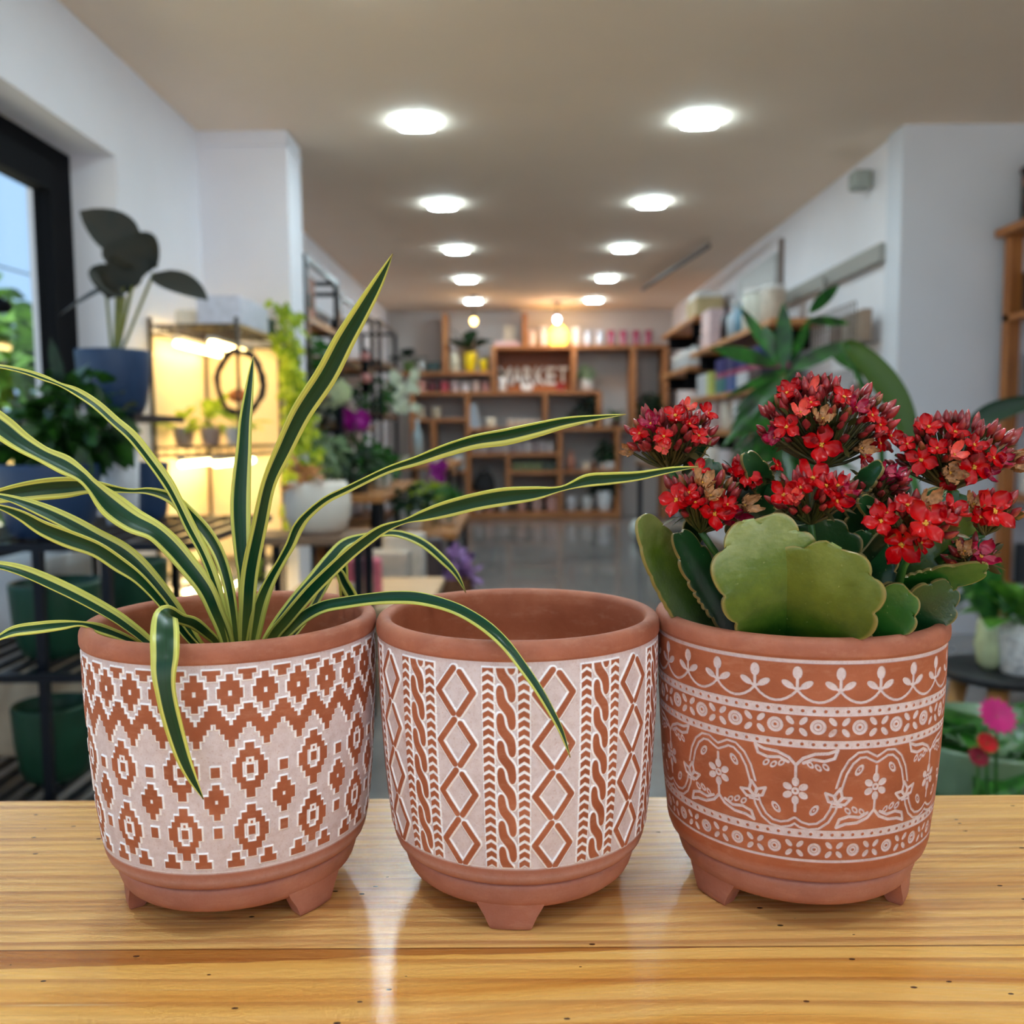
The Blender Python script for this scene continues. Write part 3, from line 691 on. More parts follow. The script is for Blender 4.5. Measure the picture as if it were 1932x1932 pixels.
# ------------------------------------------------------------ the kalanchoe in the right pot
ka = thing('kalanchoe', 'red flowering succulent with scalloped green leaves, growing in the floral pot', 'potted plant', (PR[0], PR[1], TT+.0176))
MB().lathe([(0, 0), (.055, 0), (.0600, .06), (.0615, .098), (.03, .102), (0, .104)], n=48, cap=False).build('soil', soil, ka)
def kmat(name, lo, mid, hi):
    s = N(name); uvn = s.n('ShaderNodeUVMap', _uv_map='UVMap'); su = s.n('ShaderNodeSeparateXYZ'); s.l(uvn.outputs[0], su.inputs[0])
    nz = s.noise(60, s.obj(), 4, .6)
    f = s.math('ADD', su.outputs[1], s.math('MULTIPLY', s.math('SUBTRACT', nz, .5), .75))
    c = s.ramp(f, [(.22, sr(lo)), (.72, sr(mid)), (1.0, sr(hi))])  # dark base to pale tip: leaf's own colour plus some painted-in shading
    ed = s.ramp(su.outputs[0], [(.0, (1,)*3), (.035, (0,)*3), (.965, (0,)*3), (1, (1,)*3)])
    c = s.mix(s.math('MULTIPLY', ed, .6), c, sr((168, 140, 84)))
    sp_ = s.ramp(s.noise(520, s.obj(), 2), [(.70, (0,)*3), (.8, (.4,)*3)])
    c = s.mix(sp_, c, sr((176, 178, 120)))
    s.l(c, s.b.inputs['Base Color']); s.b.inputs['Roughness'].default_value = .3; s.b.inputs['Coat Weight'].default_value = .25
    s.b.inputs['Coat Roughness'].default_value = .12
    s.bump(s.math('ADD', s.noise(160, s.obj(), 3), s.math('MULTIPLY', s.noise(600, s.obj(), 2), .5)), .35, .0006)
    return s.m
K_old = kmat('old_leaf', (22, 60, 10), (84, 110, 28), (132, 146, 82))
K_olive = kmat('olive_leaf', (24, 60, 10), (84, 100, 22), (116, 130, 56))
K_dark = kmat('dark_leaf', (10, 40, 16), (16, 60, 26), (28, 76, 36))
K_mid = kmat('green_leaf', (16, 62, 18), (34, 90, 26), (70, 112, 40))
def kleaf(base, tip, wpx, mat, roll=0.0, bend=.0, ns=5, cup=.18, mid=.62, petw=.35, skew=0.0, amp=.1):
    """a fleshy scalloped leaf; base and tip are (px, py, depth)"""
    A, B = P(*base), P(*tip); ax = B-A; L = ax.length; t0 = ax.normalized(); vd = ((A+B)/2-CAM).normalized()
    pr_ = t0.cross(vd).normalized(); nm = pr_.cross(t0)
    if nm.dot(vd) > 0: nm = -nm
    Wd = wpx*((A+B)/2-CAM).length/F/max(.3, math.cos(roll)); cd_ = pr_*math.cos(roll)+nm*math.sin(roll); nn = cd_.cross(t0)
    if nn.dot(vd) > 0: nn = -nn
    n = 96; m_ = 13; vs = []; uv = []
    for k in range(n+1):
        q = k/n
        if q < mid: w = petw+(1-petw)*math.sin(math.pi/2*q/mid)**1.2
        else: w = math.sqrt(max(0, 1-((q-mid)/(1-mid))**2.3))
        sc = 1.0
        c = A+ax*q + nn*(bend*L*math.sin(math.pi*q)) + cd_*(skew*Wd*math.sin(math.pi*q))
        for j in range(m_):
            x = 2*j/(m_-1)-1
            y = w*x; qq = (q-.52)*L; yy = y*Wd/2; ph = math.atan2(yy, qq*.9); ed = max(abs(x)**5, max(0, (q-.9)/.1)**1.5)*min(1, max(0, (q-.12)/.2))
            g = 1+amp*(1.7*abs(math.sin((ns*1.25)*ph*(1 if yy > 0 else 1.12)+.4))**.55-1.1)*ed
            vs.append(tuple(A + ax*.52 + ax*((q-.52)*g) + nn*(bend*L*math.sin(math.pi*q)) + cd_*(skew*Wd*math.sin(math.pi*q)) + cd_*(yy*g) - nn*(cup*Wd/2*(1-y*y)) - ka.location)); uv.append((j/(m_-1), q))
    fs = [(k*m_+j, k*m_+j+1, (k+1)*m_+j+1, (k+1)*m_+j) for k in range(n) for j in range(m_-1)]
    o = MB().add(vs, fs).build('leaf', mat, ka); ul = o.data.uv_layers.new(name='UVMap')
    for lp in o.data.loops: ul.data[lp.index].uv = uv[lp.vertex_index]
    md = o.modifiers.new('thick', 'SOLIDIFY'); md.thickness = .0016; md.offset = 0
    md = o.modifiers.new('round', 'BEVEL'); md.width = .0005; md.segments = 2; md.limit_method = 'ANGLE'; md.angle_limit = math.radians(60)
    return o
# front leaves
kleaf((1496, 1268, .424), (1426, 984, .404), 178, K_old, .2, .06, 4, .12, .74, .42, .04)
kleaf((1510, 1268, .418), (1584, 1040, .394), 200, K_olive, -.15, .05, 4, .12, .66, .42, .04)
kleaf((1396, 1262, .462), (1216, 974, .435), 84, K_old, .7, -.05, 8, .2, .5, .6, .0, .03)
kleaf((1500, 1240, .43), (1640, 1190, .402), 60, K_olive, .2, .0, 4, .15, .6, .5)
kleaf((1600, 1240, .422), (1712, 1116, .400), 96, K_mid, .0, .05, 4, .16, .6, .6)
kleaf((1640, 1240, .44), (1795, 1108, .42), 84, K_dark, .5, .06, 5, .2, .6, .5)
kleaf((1612, 1150, .44), (1866, 1074, .41), 46, K_mid, .5, -.06, 6, .2, .5, .6)
kleaf((1640, 1110, .45), (1842, 985, .44), 84, K_olive, .2, .05, 5, .15, .65, .4)
kleaf((1420, 1230, .44), (1282, 1004, .43), 62, K_dark, .5, -.03, 7, .2, .6, .5)
kleaf((1520, 1180, .45), (1560, 985, .43), 150, K_dark, .2, .05, 5, .15, .6, .5)
kleaf((1590, 1200, .45), (1640, 1010, .44), 130, K_dark, -.3, .05, 5, .15, .6, .5)
kleaf((1450, 1180, .45), (1400, 1010, .445), 90, K_dark, .3, .05, 5, .15, .6, .5)
kleaf((1460, 960, .45), (1408, 856, .43), 42, K_dark, .4, .08, 5, .2, .6, .4)
kleaf((1600, 960, .45), (1660, 874, .43), 34, K_dark, -.4, .1, 5, .25, .6, .4)
kleaf((1290, 895, .455), (1336, 824, .44), 26, K_dark, -.3, .1, 5, .2, .6, .4)
kleaf((1300, 1040, .45), (1345, 868, .44), 60, K_dark, .3, .06, 5, .2, .6, .4)
kleaf((1400, 1060, .45), (1430, 900, .44), 90, K_dark, -.2, .06, 5, .2, .6, .4)
kleaf((1650, 1090, .46), (1660, 880, .455), 110, K_dark, .2, .06, 5, .2, .6, .4)
kleaf((1560, 1080, .47), (1540, 900, .465), 130, K_dark, .1, .06, 5, .2, .6, .4)
kleaf((1740, 1060, .47), (1810, 930, .465), 70, K_mid, .2, .06, 5, .2, .6, .4)
kleaf((1630, 1060, .44), (1780, 930, .43), 60, K_dark, .4, .06, 5, .2, .6, .4)
kleaf((1680, 1010, .43), (1624, 940, .415), 34, K_dark, .5, .06, 4, .2, .6, .4)
kleaf((1540, 1180, .52), (1420, 1040, .53), 120, K_dark, .1, .06, 5, .2, .6, .4)
kleaf((1600, 1180, .52), (1740, 1020, .53), 130, K_mid, .1, .06, 5, .2, .6, .4)
# flower and bud prototypes
s = N('petal_red'); lw = s.n('ShaderNodeTexCoord'); ln_ = s.n('ShaderNodeVectorMath', _operation='LENGTH'); s.l(lw.outputs['Object'], ln_.inputs[0])
nz = s.noise(300, s.obj(), 3); f = s.math('ADD', s.math('MULTIPLY', ln_.outputs['Value'], 110), s.math('MULTIPLY', nz, .35))
s.l(s.ramp(f, [(.12, sr((230, 70, 20))), (.3, sr((196, 2, 8))), (.75, sr((180, 0, 8))), (1, sr((164, 2, 18)))]), s.b.inputs['Base Color'])
s.b.inputs['Roughness'].default_value = .3; s.b.inputs['Specular IOR Level'].default_value = .28; s.b.inputs['Coat Weight'].default_value = .05; s.b.inputs['Coat Roughness'].default_value = .05
s.b.inputs['Subsurface Radius'].default_value = (.004, .001, .001); s.b.inputs['Subsurface Scale'].default_value = .3
s.bump(s.noise(500, s.obj(), 3), .5, .0006); PET = s.m
def budm(name, a, b, c):
    s = N(name); lw = s.n('ShaderNodeTexCoord'); sz = s.n('ShaderNodeSeparateXYZ'); s.l(lw.outputs['Object'], sz.inputs[0])
    f = s.math('ADD', s.math('MULTIPLY', sz.outputs[2], 110), s.math('MULTIPLY', s.noise(300, s.obj(), 2), .25))
    s.l(s.ramp(f, [(.1, sr(a)), (.55, sr(b)), (1, sr(c))]), s.b.inputs['Base Color'])
    s.b.inputs['Roughness'].default_value = .35; s.b.inputs['Coat Weight'].default_value = .15; return s.m
BUD = [budm('bud_pink', (74, 52, 20), (160, 34, 36), (206, 62, 74)), budm('bud_dark', (50, 32, 12), (104, 26, 18), (156, 16, 26)), budm('bud_green', (84, 80, 26), (128, 84, 40), (180, 84, 66))]
WILT = plain((178, 128, 84), .5, vary=.4, scale=400, name='wilted_petal')
MAG = plain((160, 10, 58), .35, vary=.3, scale=300, coat=.1, name='petal_magenta'); SAL = plain((232, 98, 84), .35, vary=.2, scale=300, coat=.3, name='petal_salmon')
YC = plain((222, 168, 60), .5, vary=.2, scale=300, name='flower_eye')
def flower_mesh(name, mat, seed, crumple=.1, open_=.25):
    R = random.Random(seed); mb = MB()
    for k in range(4):
        a0 = math.pi/2*k + R.uniform(-.12, .12); cu = open_ + R.uniform(-.1, .2); sw = R.uniform(.95, 1.15)
        c_, s_ = math.cos(a0), math.sin(a0); vs = []; nl, nw = 8, 6
        for i in range(nl+1):
            q = i/nl; r_ = .0009+.0066*q; w = .0029*sw*((.34+.66*math.sin(math.pi/2*min(1, q/.6))) if q < .6 else math.sqrt(max(.02, 1-((q-.6)/.41)**2)))
            z = .0022*cu*4*q*q - .0008*q + R.uniform(-1, 1)*crumple*.0012
            for j in range(nw+1):
                x = 2*j/nw-1; y = w*x; zz = z + .0010*abs(x)**2 + R.uniform(-1, 1)*crumple*.0012; rr = r_ - .0010*x*x*q
                vs.append((rr*c_-y*s_, rr*s_+y*c_, zz))
        mb.add(vs, [(i*(nw+1)+j, (i+1)*(nw+1)+j, (i+1)*(nw+1)+j+1, i*(nw+1)+j+1) for i in range(nl) for j in range(nw)])
    mb.tube([(0, 0, -.0085), (0, 0, -.004), (0, 0, .0)], [.0010, .0021, .0012], 8)
    nf = len(mb.f)
    for k in range(5):
        a = k*1.3; r_ = .0006 if k else 0; mb.sph((r_*math.cos(a), r_*math.sin(a), .0006), .00045, n=6, m_=4)
    me = bpy.data.meshes.new('flower'); me.from_pydata(mb.v, [], mb.f); me.update(); me.shade_smooth(); me.materials.append(mat); me.materials.append(YC)
    mi = [0]*nf+[1]*(len(mb.f)-nf); me.polygons.foreach_set('material_index', mi); return me
def bud_mesh(mat, fat=1.0):
    prof = [(.0002, -.0035), (.0009, -.003), (.0010, -.001), (.0019*fat, 0), (.0024*fat, .0018), (.0023*fat, .0035), (.0017*fat, .0058), (.0008*fat, .0078), (.0001, .0088)]
    mb = MB().lathe(prof, n=8, cap=False)
    me = bpy.data.meshes.new('bud'); me.from_pydata([(x*(1+.12*math.cos(4*math.atan2(y, x))), y*(1+.12*math.cos(4*math.atan2(y, x))), z) for x, y, z in mb.v], [], mb.f)
    me.update(); me.shade_smooth(); me.materials.append(mat); return me
FM = [flower_mesh('flower', PET, 1, .04), flower_mesh('flower', PET, 2, .1, .45), flower_mesh('flower', PET, 3, .05, .1)]
FMW = flower_mesh('flower', WILT, 4, 1.0, .9); FMM = flower_mesh('flower', MAG, 5, .5, .6); FMS = flower_mesh('flower', SAL, 6, .3, .8)
BM = [bud_mesh(BUD[0]), bud_mesh(BUD[1]), bud_mesh(BUD[2], .9)]
# a duplicate set of bud vertices for the merged small buds
stemm = leafmat((50, 60, 24), (104, 84, 44), .4, 0)
nbud = 0
def place(me, name, parent, pos, dirn, sc, R, label=None):
    o = bpy.data.objects.new(name, me); COL.objects.link(o); o.parent = parent
    q = V(dirn).to_track_quat('Z', 'Y'); o.rotation_mode = 'QUATERNION'
    from mathutils import Quaternion
    o.rotation_quaternion = q @ Quaternion((0, 0, 1), R.uniform(0, 6.28)); o.location = pos; o.scale = (sc,)*3
    if label: o['label'] = label
    return o
def head(cpx, rx, ry, flowers, nb, nsmall, seed, root_px):
    """one flower head: centre (px, py, depth), half size in px; flowers: (px, py, kind, scale)"""
    global nbud
    R = random.Random(seed); C_ = P(*cpx); k_ = (C_-CAM).length/F; ax, az = rx*k_, ry*k_; ay = min(ax, .016)
    org = ka.location; base = C_ - V((0, 0, az*1.15)) + V((0, .002, 0)); rt = P(*root_px)
    mb = MB(); mb.tube([rt-org, (rt*.5+base*.5)+V((0, 0, .003))-org, base-org], [.0022, .0018, .0016], 7)
    stem = mb.build('stem', leafmat((34, 88, 34), (70, 120, 50), .4, 0), ka)
    br = MB(); spots = []
    for (fx, fy, kd, sc) in flowers:
        dx, dz = (fx-cpx[0])/rx, (cpx[1]-fy)/ry
        dep = cpx[2]-ay*math.sqrt(max(0, 1-min(1, dx*dx+dz*dz)))*.9-.003
        p = P(fx, fy, dep); d = V((dx*.8+R.uniform(-.2, .2), -1.1+R.uniform(-.2, .2), .55+dz*.6)).normalized(); spots.append((p, d, kd, sc, 'f'))
    tries = 0; pts = [s_[0] for s_ in spots]
    nb_left = nb+nsmall
    while nb_left and tries < 6000:
        tries += 1
        d = V((R.gauss(0, 1), R.gauss(0, 1)-.5, R.gauss(0, 1)+.45))
        if d.length < .1: continue
        d.normalize()
        if d.z < -.55: continue
        sh = R.uniform(.72, 1.0)
        p = C_+V((d.x*ax, d.y*ay, d.z*az))*sh
        if any((p-q).length < .0036 for q in pts): continue
        pts.append(p); nb_left -= 1
        spots.append((p, (d*.7+V((0, -.2, .6))).normalized(), R.choice((0, 0, 1, 1, 2)), R.uniform(.6, .88), 'b'))
    hd = None
    for p, d, kd, sc, t_ in spots:
        q0_ = base-org; q2 = p-d*.005*sc-org; br.tube([q0_, q0_*.45+q2*.55+V((0, 0, -.001)), q2], [.0012, .0009, .0007], 5, False)
    # small bracts fill the inside
    for _ in range(26):
        d = V((R.uniform(-1, 1), R.uniform(-1, .6), R.uniform(-.9, .6))); p = C_+V((d.x*ax, d.y*ay, d.z*az))*.62-org
        br.leaf(p, d+V((0, 0, .5)), V((R.uniform(-1, 1), R.uniform(-1, 1), 0.1)), .009, .0035, .1, .3, 4)
    hd = br.build('flower_head', stemm, ka)
    meS = MB(); cnt = 0
    for p, d, kd, sc, t_ in spots:
        if t_ == 'f':
            kd = 'r' if kd == 'm' and R.random() < .55 else kd
            me = {'r': R.choice(FM), 'w': FMW, 'm': FMM, 's': FMS}[kd]
            place(me, 'flower', hd, p-org, d, sc*.84, R, {'r': None, 'w': 'wilted tan flower', 'm': 'fading magenta flower', 's': 'salmon pink flower'}[kd])
        elif cnt < nb and nbud < 98:
            cnt += 1; nbud += 1; place(BM[kd], 'bud', hd, p-org, d, sc, R)
        else:
            q = V(d).to_track_quat('Z', 'Y')
            for_v = [q @ (V(v.co)*sc*.95) + (p-org) for v in BM[1].vertices]
            meS.add(for_v, [tuple(pl.vertices) for pl in BM[1].polygons])
    if meS.v:
        o = meS.build('small_buds', plain((150, 44, 48), .3, vary=.45, scale=260, coat=.4, name='small_bud_skin'), hd); o['kind'] = 'stuff'
R_ = 'r'
head((1265, 828, .45), 76, 50, [(1274, 785, R_, 1.15), (1206, 818, R_, .85), (1252, 824, R_, .9), (1252, 846, 's', .7), (1334, 780, R_, 1.0), (1318, 822, R_, .9), (1228, 800, 'm', .9), (1298, 772, 's', .7), (1300, 800, 'm', .8), (1188, 852, 'w', .6)], 16, 44, 11, (1330, 1000, .46))
head((1560, 800, .455), 118, 66, [(1485, 742, R_, 1.05), (1592, 750, R_, 1.15), (1484, 806, R_, 1.2), (1550, 840, R_, 1.6), (1645, 784, R_, .95), (1625, 846, 'w', .8), (1680, 822, R_, .9), (1552, 790, 'w', .9), (1462, 826, 'm', .8), (1530, 760, 'm', .8), (1660, 802, R_, .9), (1614, 770, 'm', .9), (1632, 862, R_, .7), (1510, 778, 's', .8), (1660, 836, 'm', .9)], 24, 70, 12, (1560, 1010, .47))
head((1530, 745, .47), 60, 26, [(1492, 735, R_, 1.0), (1530, 735, 's', .8)], 6, 14, 19, (1550, 900, .48))
head((1800, 852, .455), 112, 56, [(1752, 806, R_, 1.15), (1802, 816, 'm', 1.1), (1738, 868, R_, 1.3), (1836, 882, R_, 1.6), (1792, 892, 'w', 1.0), (1874, 864, R_, 1.0), (1838, 840, R_, 1.0), (1906, 874, 'w', 1.1), (1768, 846, 'm', .9), (1712, 838, 'm', .8), (1800, 858, 's', .9), (1785, 908, 'm', .9), (1860, 890, 'm', .9), (1890, 866, 'm', .8)], 14, 60, 13, (1740, 1080, .46))
head((1325, 948, .43), 70, 48, [(1276, 944, R_, 1.4), (1326, 912, 'w', 1.0), (1348, 970, R_, 1.35), (1318, 888, R_, .9), (1388, 985, 'm', 1.1), (1300, 930, R_, .9), (1372, 952, R_, .8), (1404, 954, 'w', .9), (1312, 948, 'm', .8), (1340, 935, 'w', .8)], 9, 30, 14, (1380, 1110, .44))
head((1533, 940, .42), 78, 40, [(1533, 904, R_, 1.5), (1580, 918, R_, 1.3), (1478, 934, R_, 1.1), (1578, 946, R_, 1.1), (1558, 918, R_, 1.2), (1510, 920, 'm', .9), (1500, 940, 's', .6), (1594, 934, 'm', .8)], 9, 26, 15, (1540, 1100, .44))
head((1725, 992, .41), 84, 40, [(1662, 984, R_, 1.25), (1744, 988, R_, 1.7), (1700, 1028, R_, 1.6), (1797, 962, R_, 1.2), (1712, 954, R_, 1.1), (1752, 958, 'w', 1.0), (1738, 1024, 'm', .8), (1780, 978, R_, 1.0), (1674, 968, R_, .8)], 7, 22, 16, (1690, 1120, .43))
head((1862, 970, .43), 44, 30, [(1874, 966, R_, 1.8), (1838, 952, 'w', .8), (1850, 976, 'm', .9)], 4, 8, 17, (1770, 1060, .44))
head((1408, 898, .445), 36, 24, [(1408, 896, R_, 1.2), (1392, 888, 'm', .8), (1466, 878, R_, .7), (1418, 906, R_, .8)], 5, 10, 18, (1430, 1040, .45))
head((1655, 915, .445), 46, 30, [(1672, 894, 'm', .8), (1692, 900, 'm', .9)], 6, 20, 20, (1640, 1060, .45))
head((1838, 1052, .43), 34, 24, [(1850, 1050, 'm', 1.2), (1820, 1040, 'w', .8)], 2, 10, 21, (1760, 1120, .44))
# ------------------------------------------------------------ generic shop goods
shelfw = woodmat('shelf_pine', (132, 80, 44), (184, 124, 74), 0, .6)
shelfv = woodmat('upright_pine', (132, 80, 44), (184, 124, 74), 2, .6)
shelfy = woodmat('side_shelf_pine', (150, 92, 48), (200, 138, 80), 1, .5)
G_dark = leafmat((12, 36, 18), (24, 66, 32), .6, .15); G_mid = leafmat((28, 88, 28), (66, 130, 48), .4, .3)
G_lime = leafmat((130, 170, 30), (206, 222, 84), .45, .5); G_deep = leafmat((6, 24, 20), (16, 50, 34), .65, .1)
G_pale = leafmat((110, 140, 96), (160, 184, 140), .5, .3)
WHT = plain((232, 230, 228), .4, vary=.04); CRM = plain((226, 210, 186), .5, vary=.06)
def gpot(parent, r, h, mat, name='pot', taper=.8, c=(0, 0, 0), wall_=.006):
    rb = r*taper
    return MB().lathe([(0, 0), (rb*.92, 0), (rb, h*.04), (r*(.5+.5*taper)+.04*r, h*.5), (r, h*.97), (r-wall_*.3, h), (r-wall_, h), (r-wall_*1.2, h*.86), (0, h*.86)], c, 32, False).build(name, mat, parent)
def potted(name, label, loc, r, h, mat, fol, fmat, group=None, taper=.8, cat_='potted plant'):
    t = thing(name, label, cat_, loc, group); gpot(t, r, h, mat, 'pot', taper); mb = MB(); fol(mb, h*.86); mb.build('foliage', fmat, t); return t
def jarg(name, label, cat_, loc, r, h, mat, lid=None, group=None, shape='jar'):
    t = thing(name, label, cat_, loc, group)
    pr = {'jar': [(0, 0), (r*.92, 0), (r, .06*h), (r, .94*h), (r*.9, h), (0, h)],
          'cup': [(0, 0), (r*.78, 0), (r*.8, .05*h), (r, h), (r*.9, h), (r*.74, .12*h), (0, .1*h)],
          'vase': [(0, 0), (r*.6, 0), (r*.9, .2*h), (r, .42*h), (r*.7, .72*h), (r*.42, .85*h), (r*.5, h), (r*.4, h), (0, .8*h)],
          'bottle': [(0, 0), (r, 0), (r, .62*h), (r*.85, .7*h), (r*.36, .8*h), (r*.34, h), (0, h)]}[shape]
    MB().lathe(pr, n=24, cap=False).build('body', mat, t)
    if lid: MB().lathe([(0, h*.985), (r*.98, h*.985), (r*.98, h*1.1), (0, h*1.1)] if shape != 'bottle' else [(0, h*.96), (r*.4, h*.96), (r*.4, h*1.08), (0, h*1.08)], n=24, cap=False).build('lid', lid, t)
    return t
def boxy(name, label, cat_, loc, w, d, h, mat, group=None, bev=.004, rz=0, tilt=0):
    mb = MB().box((-w/2, -d/2, 0), (w/2, d/2, h), bev); o = solo(mb, name, label, cat_, mat, loc, group); o.rotation_euler = (0, tilt, rz); return o

# ------------------------------------------------------------ shelving on the back wall
YS0, YS1 = 11.2, 11.645
def zb(px, py): return P(px, py, YS0).z
def xb(px, py=750): return P(px, py, YS0).x
uw = .075
su_ = thing('display_shelving', 'pine display shelving of open compartments covering the far wall', 'shelving', (0, YS0, 0))
def hb(name, px0, px1, py, th_=.05, y0=0.0):
    x0, x1 = xb(px0, py), xb(px1, py); z = zb((px0+px1)/2, py)
    th_ *= .85
    MB().box((x0, y0, z-th_), (x1, YS1-YS0, z), .004).build(name, shelfw, su_, None, False); return z
def vb(px, py0, py1, w=.058, y0=0.004):
    x = xb(px, (py0+py1)/2); z1, z0 = zb(px, py0), zb(px, py1)
    MB().box((x-w/2, y0, z0), (x+w/2, YS1-YS0-.004, z1), .004).build('upright', shelfv, su_, None, False)
zA = hb('shelf_board', 752, 926, 701); zC = hb('shelf_board', 788, 1131, 738); zTop = hb('shelf_board', 927, 1262, 651)
zD = hb('shelf_board', 772, 881, 789); zE = hb('shelf_board', 883, 1262, 806); zF = hb('shelf_board', 883, 1054, 855)
zG = hb('shelf_board', 828, 881, 889); zH = hb('shelf_board', 958, 1166, 888); zI = hb('shelf_board', 883, 1056, 930); zBot = hb('plinth_board', 862, 1172, 966, .10)
vb(839, 590, 701); vb(990, 590, 651, .06); vb(931, 651, 738); vb(1083, 651, 738); vb(1196, 651, 806); vb(883, 738, 966); vb(1029, 738, 806)
vb(1131, 738, 806, .06); vb(1057, 806, 966); vb(1166, 806, 966); vb(818, 789, 889, .06); vb(959, 855, 930, .06); vb(779, 738, 966); vb(1256, 651, 980)
MB().box((xb(931), .40, zb(1007, 738)), (xb(1083), .43, zb(1007, 651))).build('back_panel', woodmat('sign_back', (120, 56, 20), (158, 84, 36), 0, .5), su_, None, False)
YI = YS0+.13
def xi(px): return P(px, 750, YI).x
K_ = (YI)/F                                            # metres per pixel at that depth
# sign letters
def letter(ch, px, w=20, h=34, mat=None, yy=.2):
    cu = bpy.data.curves.new('letter', 'FONT'); cu.body = ch; cu.size = 1; cu.extrude = .06; cu.offset = .012; cu.align_x = 'CENTER'
    o = bpy.data.objects.new('tmp', cu); COL.objects.link(o); bpy.context.view_layer.update()
    dg = bpy.context.evaluated_depsgraph_get(); me = bpy.data.meshes.new_from_object(o.evaluated_get(dg)); bpy.data.objects.remove(o)
    xs = [v.co.x for v in me.vertices]; ys = [v.co.y for v in me.vertices]
    sx = w*K_/(max(xs)-min(xs)); sy = h*K_/(max(ys)-min(ys)); cx = (max(xs)+min(xs))/2; y0 = min(ys)
    for v in me.vertices: v.co = ((v.co.x-cx)*sx, -v.co.z*.5, (v.co.y-y0)*sy)
    me.materials.append(mat); n_ = bpy.data.objects.new('sign_letter', me); COL.objects.link(n_); return n_
lm = plain((240, 238, 236), .5, vary=.02)
stnd = solo(MB().box((xb(938), 0, 0), (xb(1077), .09, .085), .004), 'letter_ledge', 'orange-brown ledge carrying the white letters in the far shelving box', 'ledge', woodmat('ledge_wood', (150, 74, 24), (186, 104, 44), 0, .45), (0, YS0+.27, zC))
for ch, px, w in (('M', 953, 24), ('A', 976, 20), ('R', 997, 19), ('K', 1019, 19), ('E', 1040, 18), ('T', 1062, 19)):
    o = letter(ch, px, w, 34, lm); o.location = (P(px, 700, YS0+.31).x, YS0+.315, zC+.085); o['label'] = 'white standing letter %s of the MARKET sign on the far wall' % ch; o['category'] = 'letter'; o['group'] = 'letters of the market sign'
Y2 = YI
def at(px, z, y=None): return (P(px, 750, y or YI).x, y or YI, z)
# top left bay
potted('potted_plant', 'dark leafy plant in green pot at the left end of the far top-left shelf', at(773, zA), .075, .13, plain((88, 122, 56), .4), lambda m, h: m.plant((0, 0, h), 12, .26, .12, 31, (15, 75), .4, .4), G_deep)
jarg('vase', 'small white vase right of the green pot on the far top-left shelf', 'vase', at(797, zA), .05, .17, plain((196, 200, 200), .4), shape='vase')
boxy('storage_tin', 'dark teal box on the far top-left shelf beside the wooden upright', 'box', at(819, zA), .17, .15, .12, plain((40, 62, 62), .4))
jarg('vase', 'frosted cream vase left of the large yellow pot on the far shelf', 'vase', at(858, zA), .065, .22, plain((190, 186, 166), .5), shape='jar')
potted('potted_plant', 'broad dark plant in the large yellow pot on the far top-left shelf', at(888, zA), .08, .235, plain((232, 198, 10), .35), lambda m, h: m.plant((0, .0, h), 15, .30, .16, 32, (38, 80), .55, .3), G_dark, None, .75)
potted('yellow_pot', 'small yellow pot beside the larger yellow pot on the far shelf', at(913, zA), .052, .15, plain((230, 200, 12), .35), lambda m, h: m.plant((0, 0, h), 6, .07, .04, 33), G_dark, None, .8, 'plant pot')
boxy('gift_box', 'flat pale pink box lying on top of the far sign compartment', 'box', at(957, zTop), .3, .22, .05, plain((214, 176, 178), .5))
boxy('picture_frame', 'small beige framed picture standing on the flat pink box', 'picture', at(963, zTop+.05), .15, .03, .2, plain((176, 164, 146), .6))
# glasses and candle jars along the top
gl1 = plain((228, 216, 208), .15, vary=.05, coat=.5); gl2 = plain((186, 190, 202), .15, vary=.05, coat=.5); gl3 = plain((150, 62, 92), .2, vary=.08, coat=.5)
for k, (px, m, h, lb) in enumerate(((1004, gl1, .19, 'first clear drinking glass right of the upright, on the glowing top shelf'), (1026, gl1, .23, 'tall clear glass immediately left of the glowing lantern'), (1086, gl1, .22, 'tall clear glass to the right of the glowing lantern'), (1108, gl2, .17, 'pale glass second right of the glowing lantern'), (1131, gl2, .18, 'bluish glass next to the first pink glass on the top shelf'), (1153, gl3, .18, 'first pink glass from the left on the far top shelf'), (1176, gl3, .18, 'second pink glass from the left on the far top shelf'), (1200, gl3, .18, 'third pink glass from the left on the far top shelf'), (1223, gl3, .18, 'fourth pink glass, at the right end of the far top shelf'))):
    jarg('drinking_glass', lb, 'glass', at(px, zTop), .05, h, m, shape='cup', group='glasses along the far top shelf')
lt = thing('lantern', 'glowing yellow glass lantern on the far top shelf under the pendant bulb', 'lamp', at(1054, zTop))
MB().lathe([(0, .0), (.075, 0), (.105, .04), (.115, .12), (.095, .2), (.05, .25), (0, .255)], n=28, cap=False).build('shade', emit((255, 214, 92), 2.6, 'lantern_glow'), lt)
MB().lathe([(0, -.0), (.08, 0), (.08, .012), (0, .012)], n=28, cap=False).build('base', black, lt)
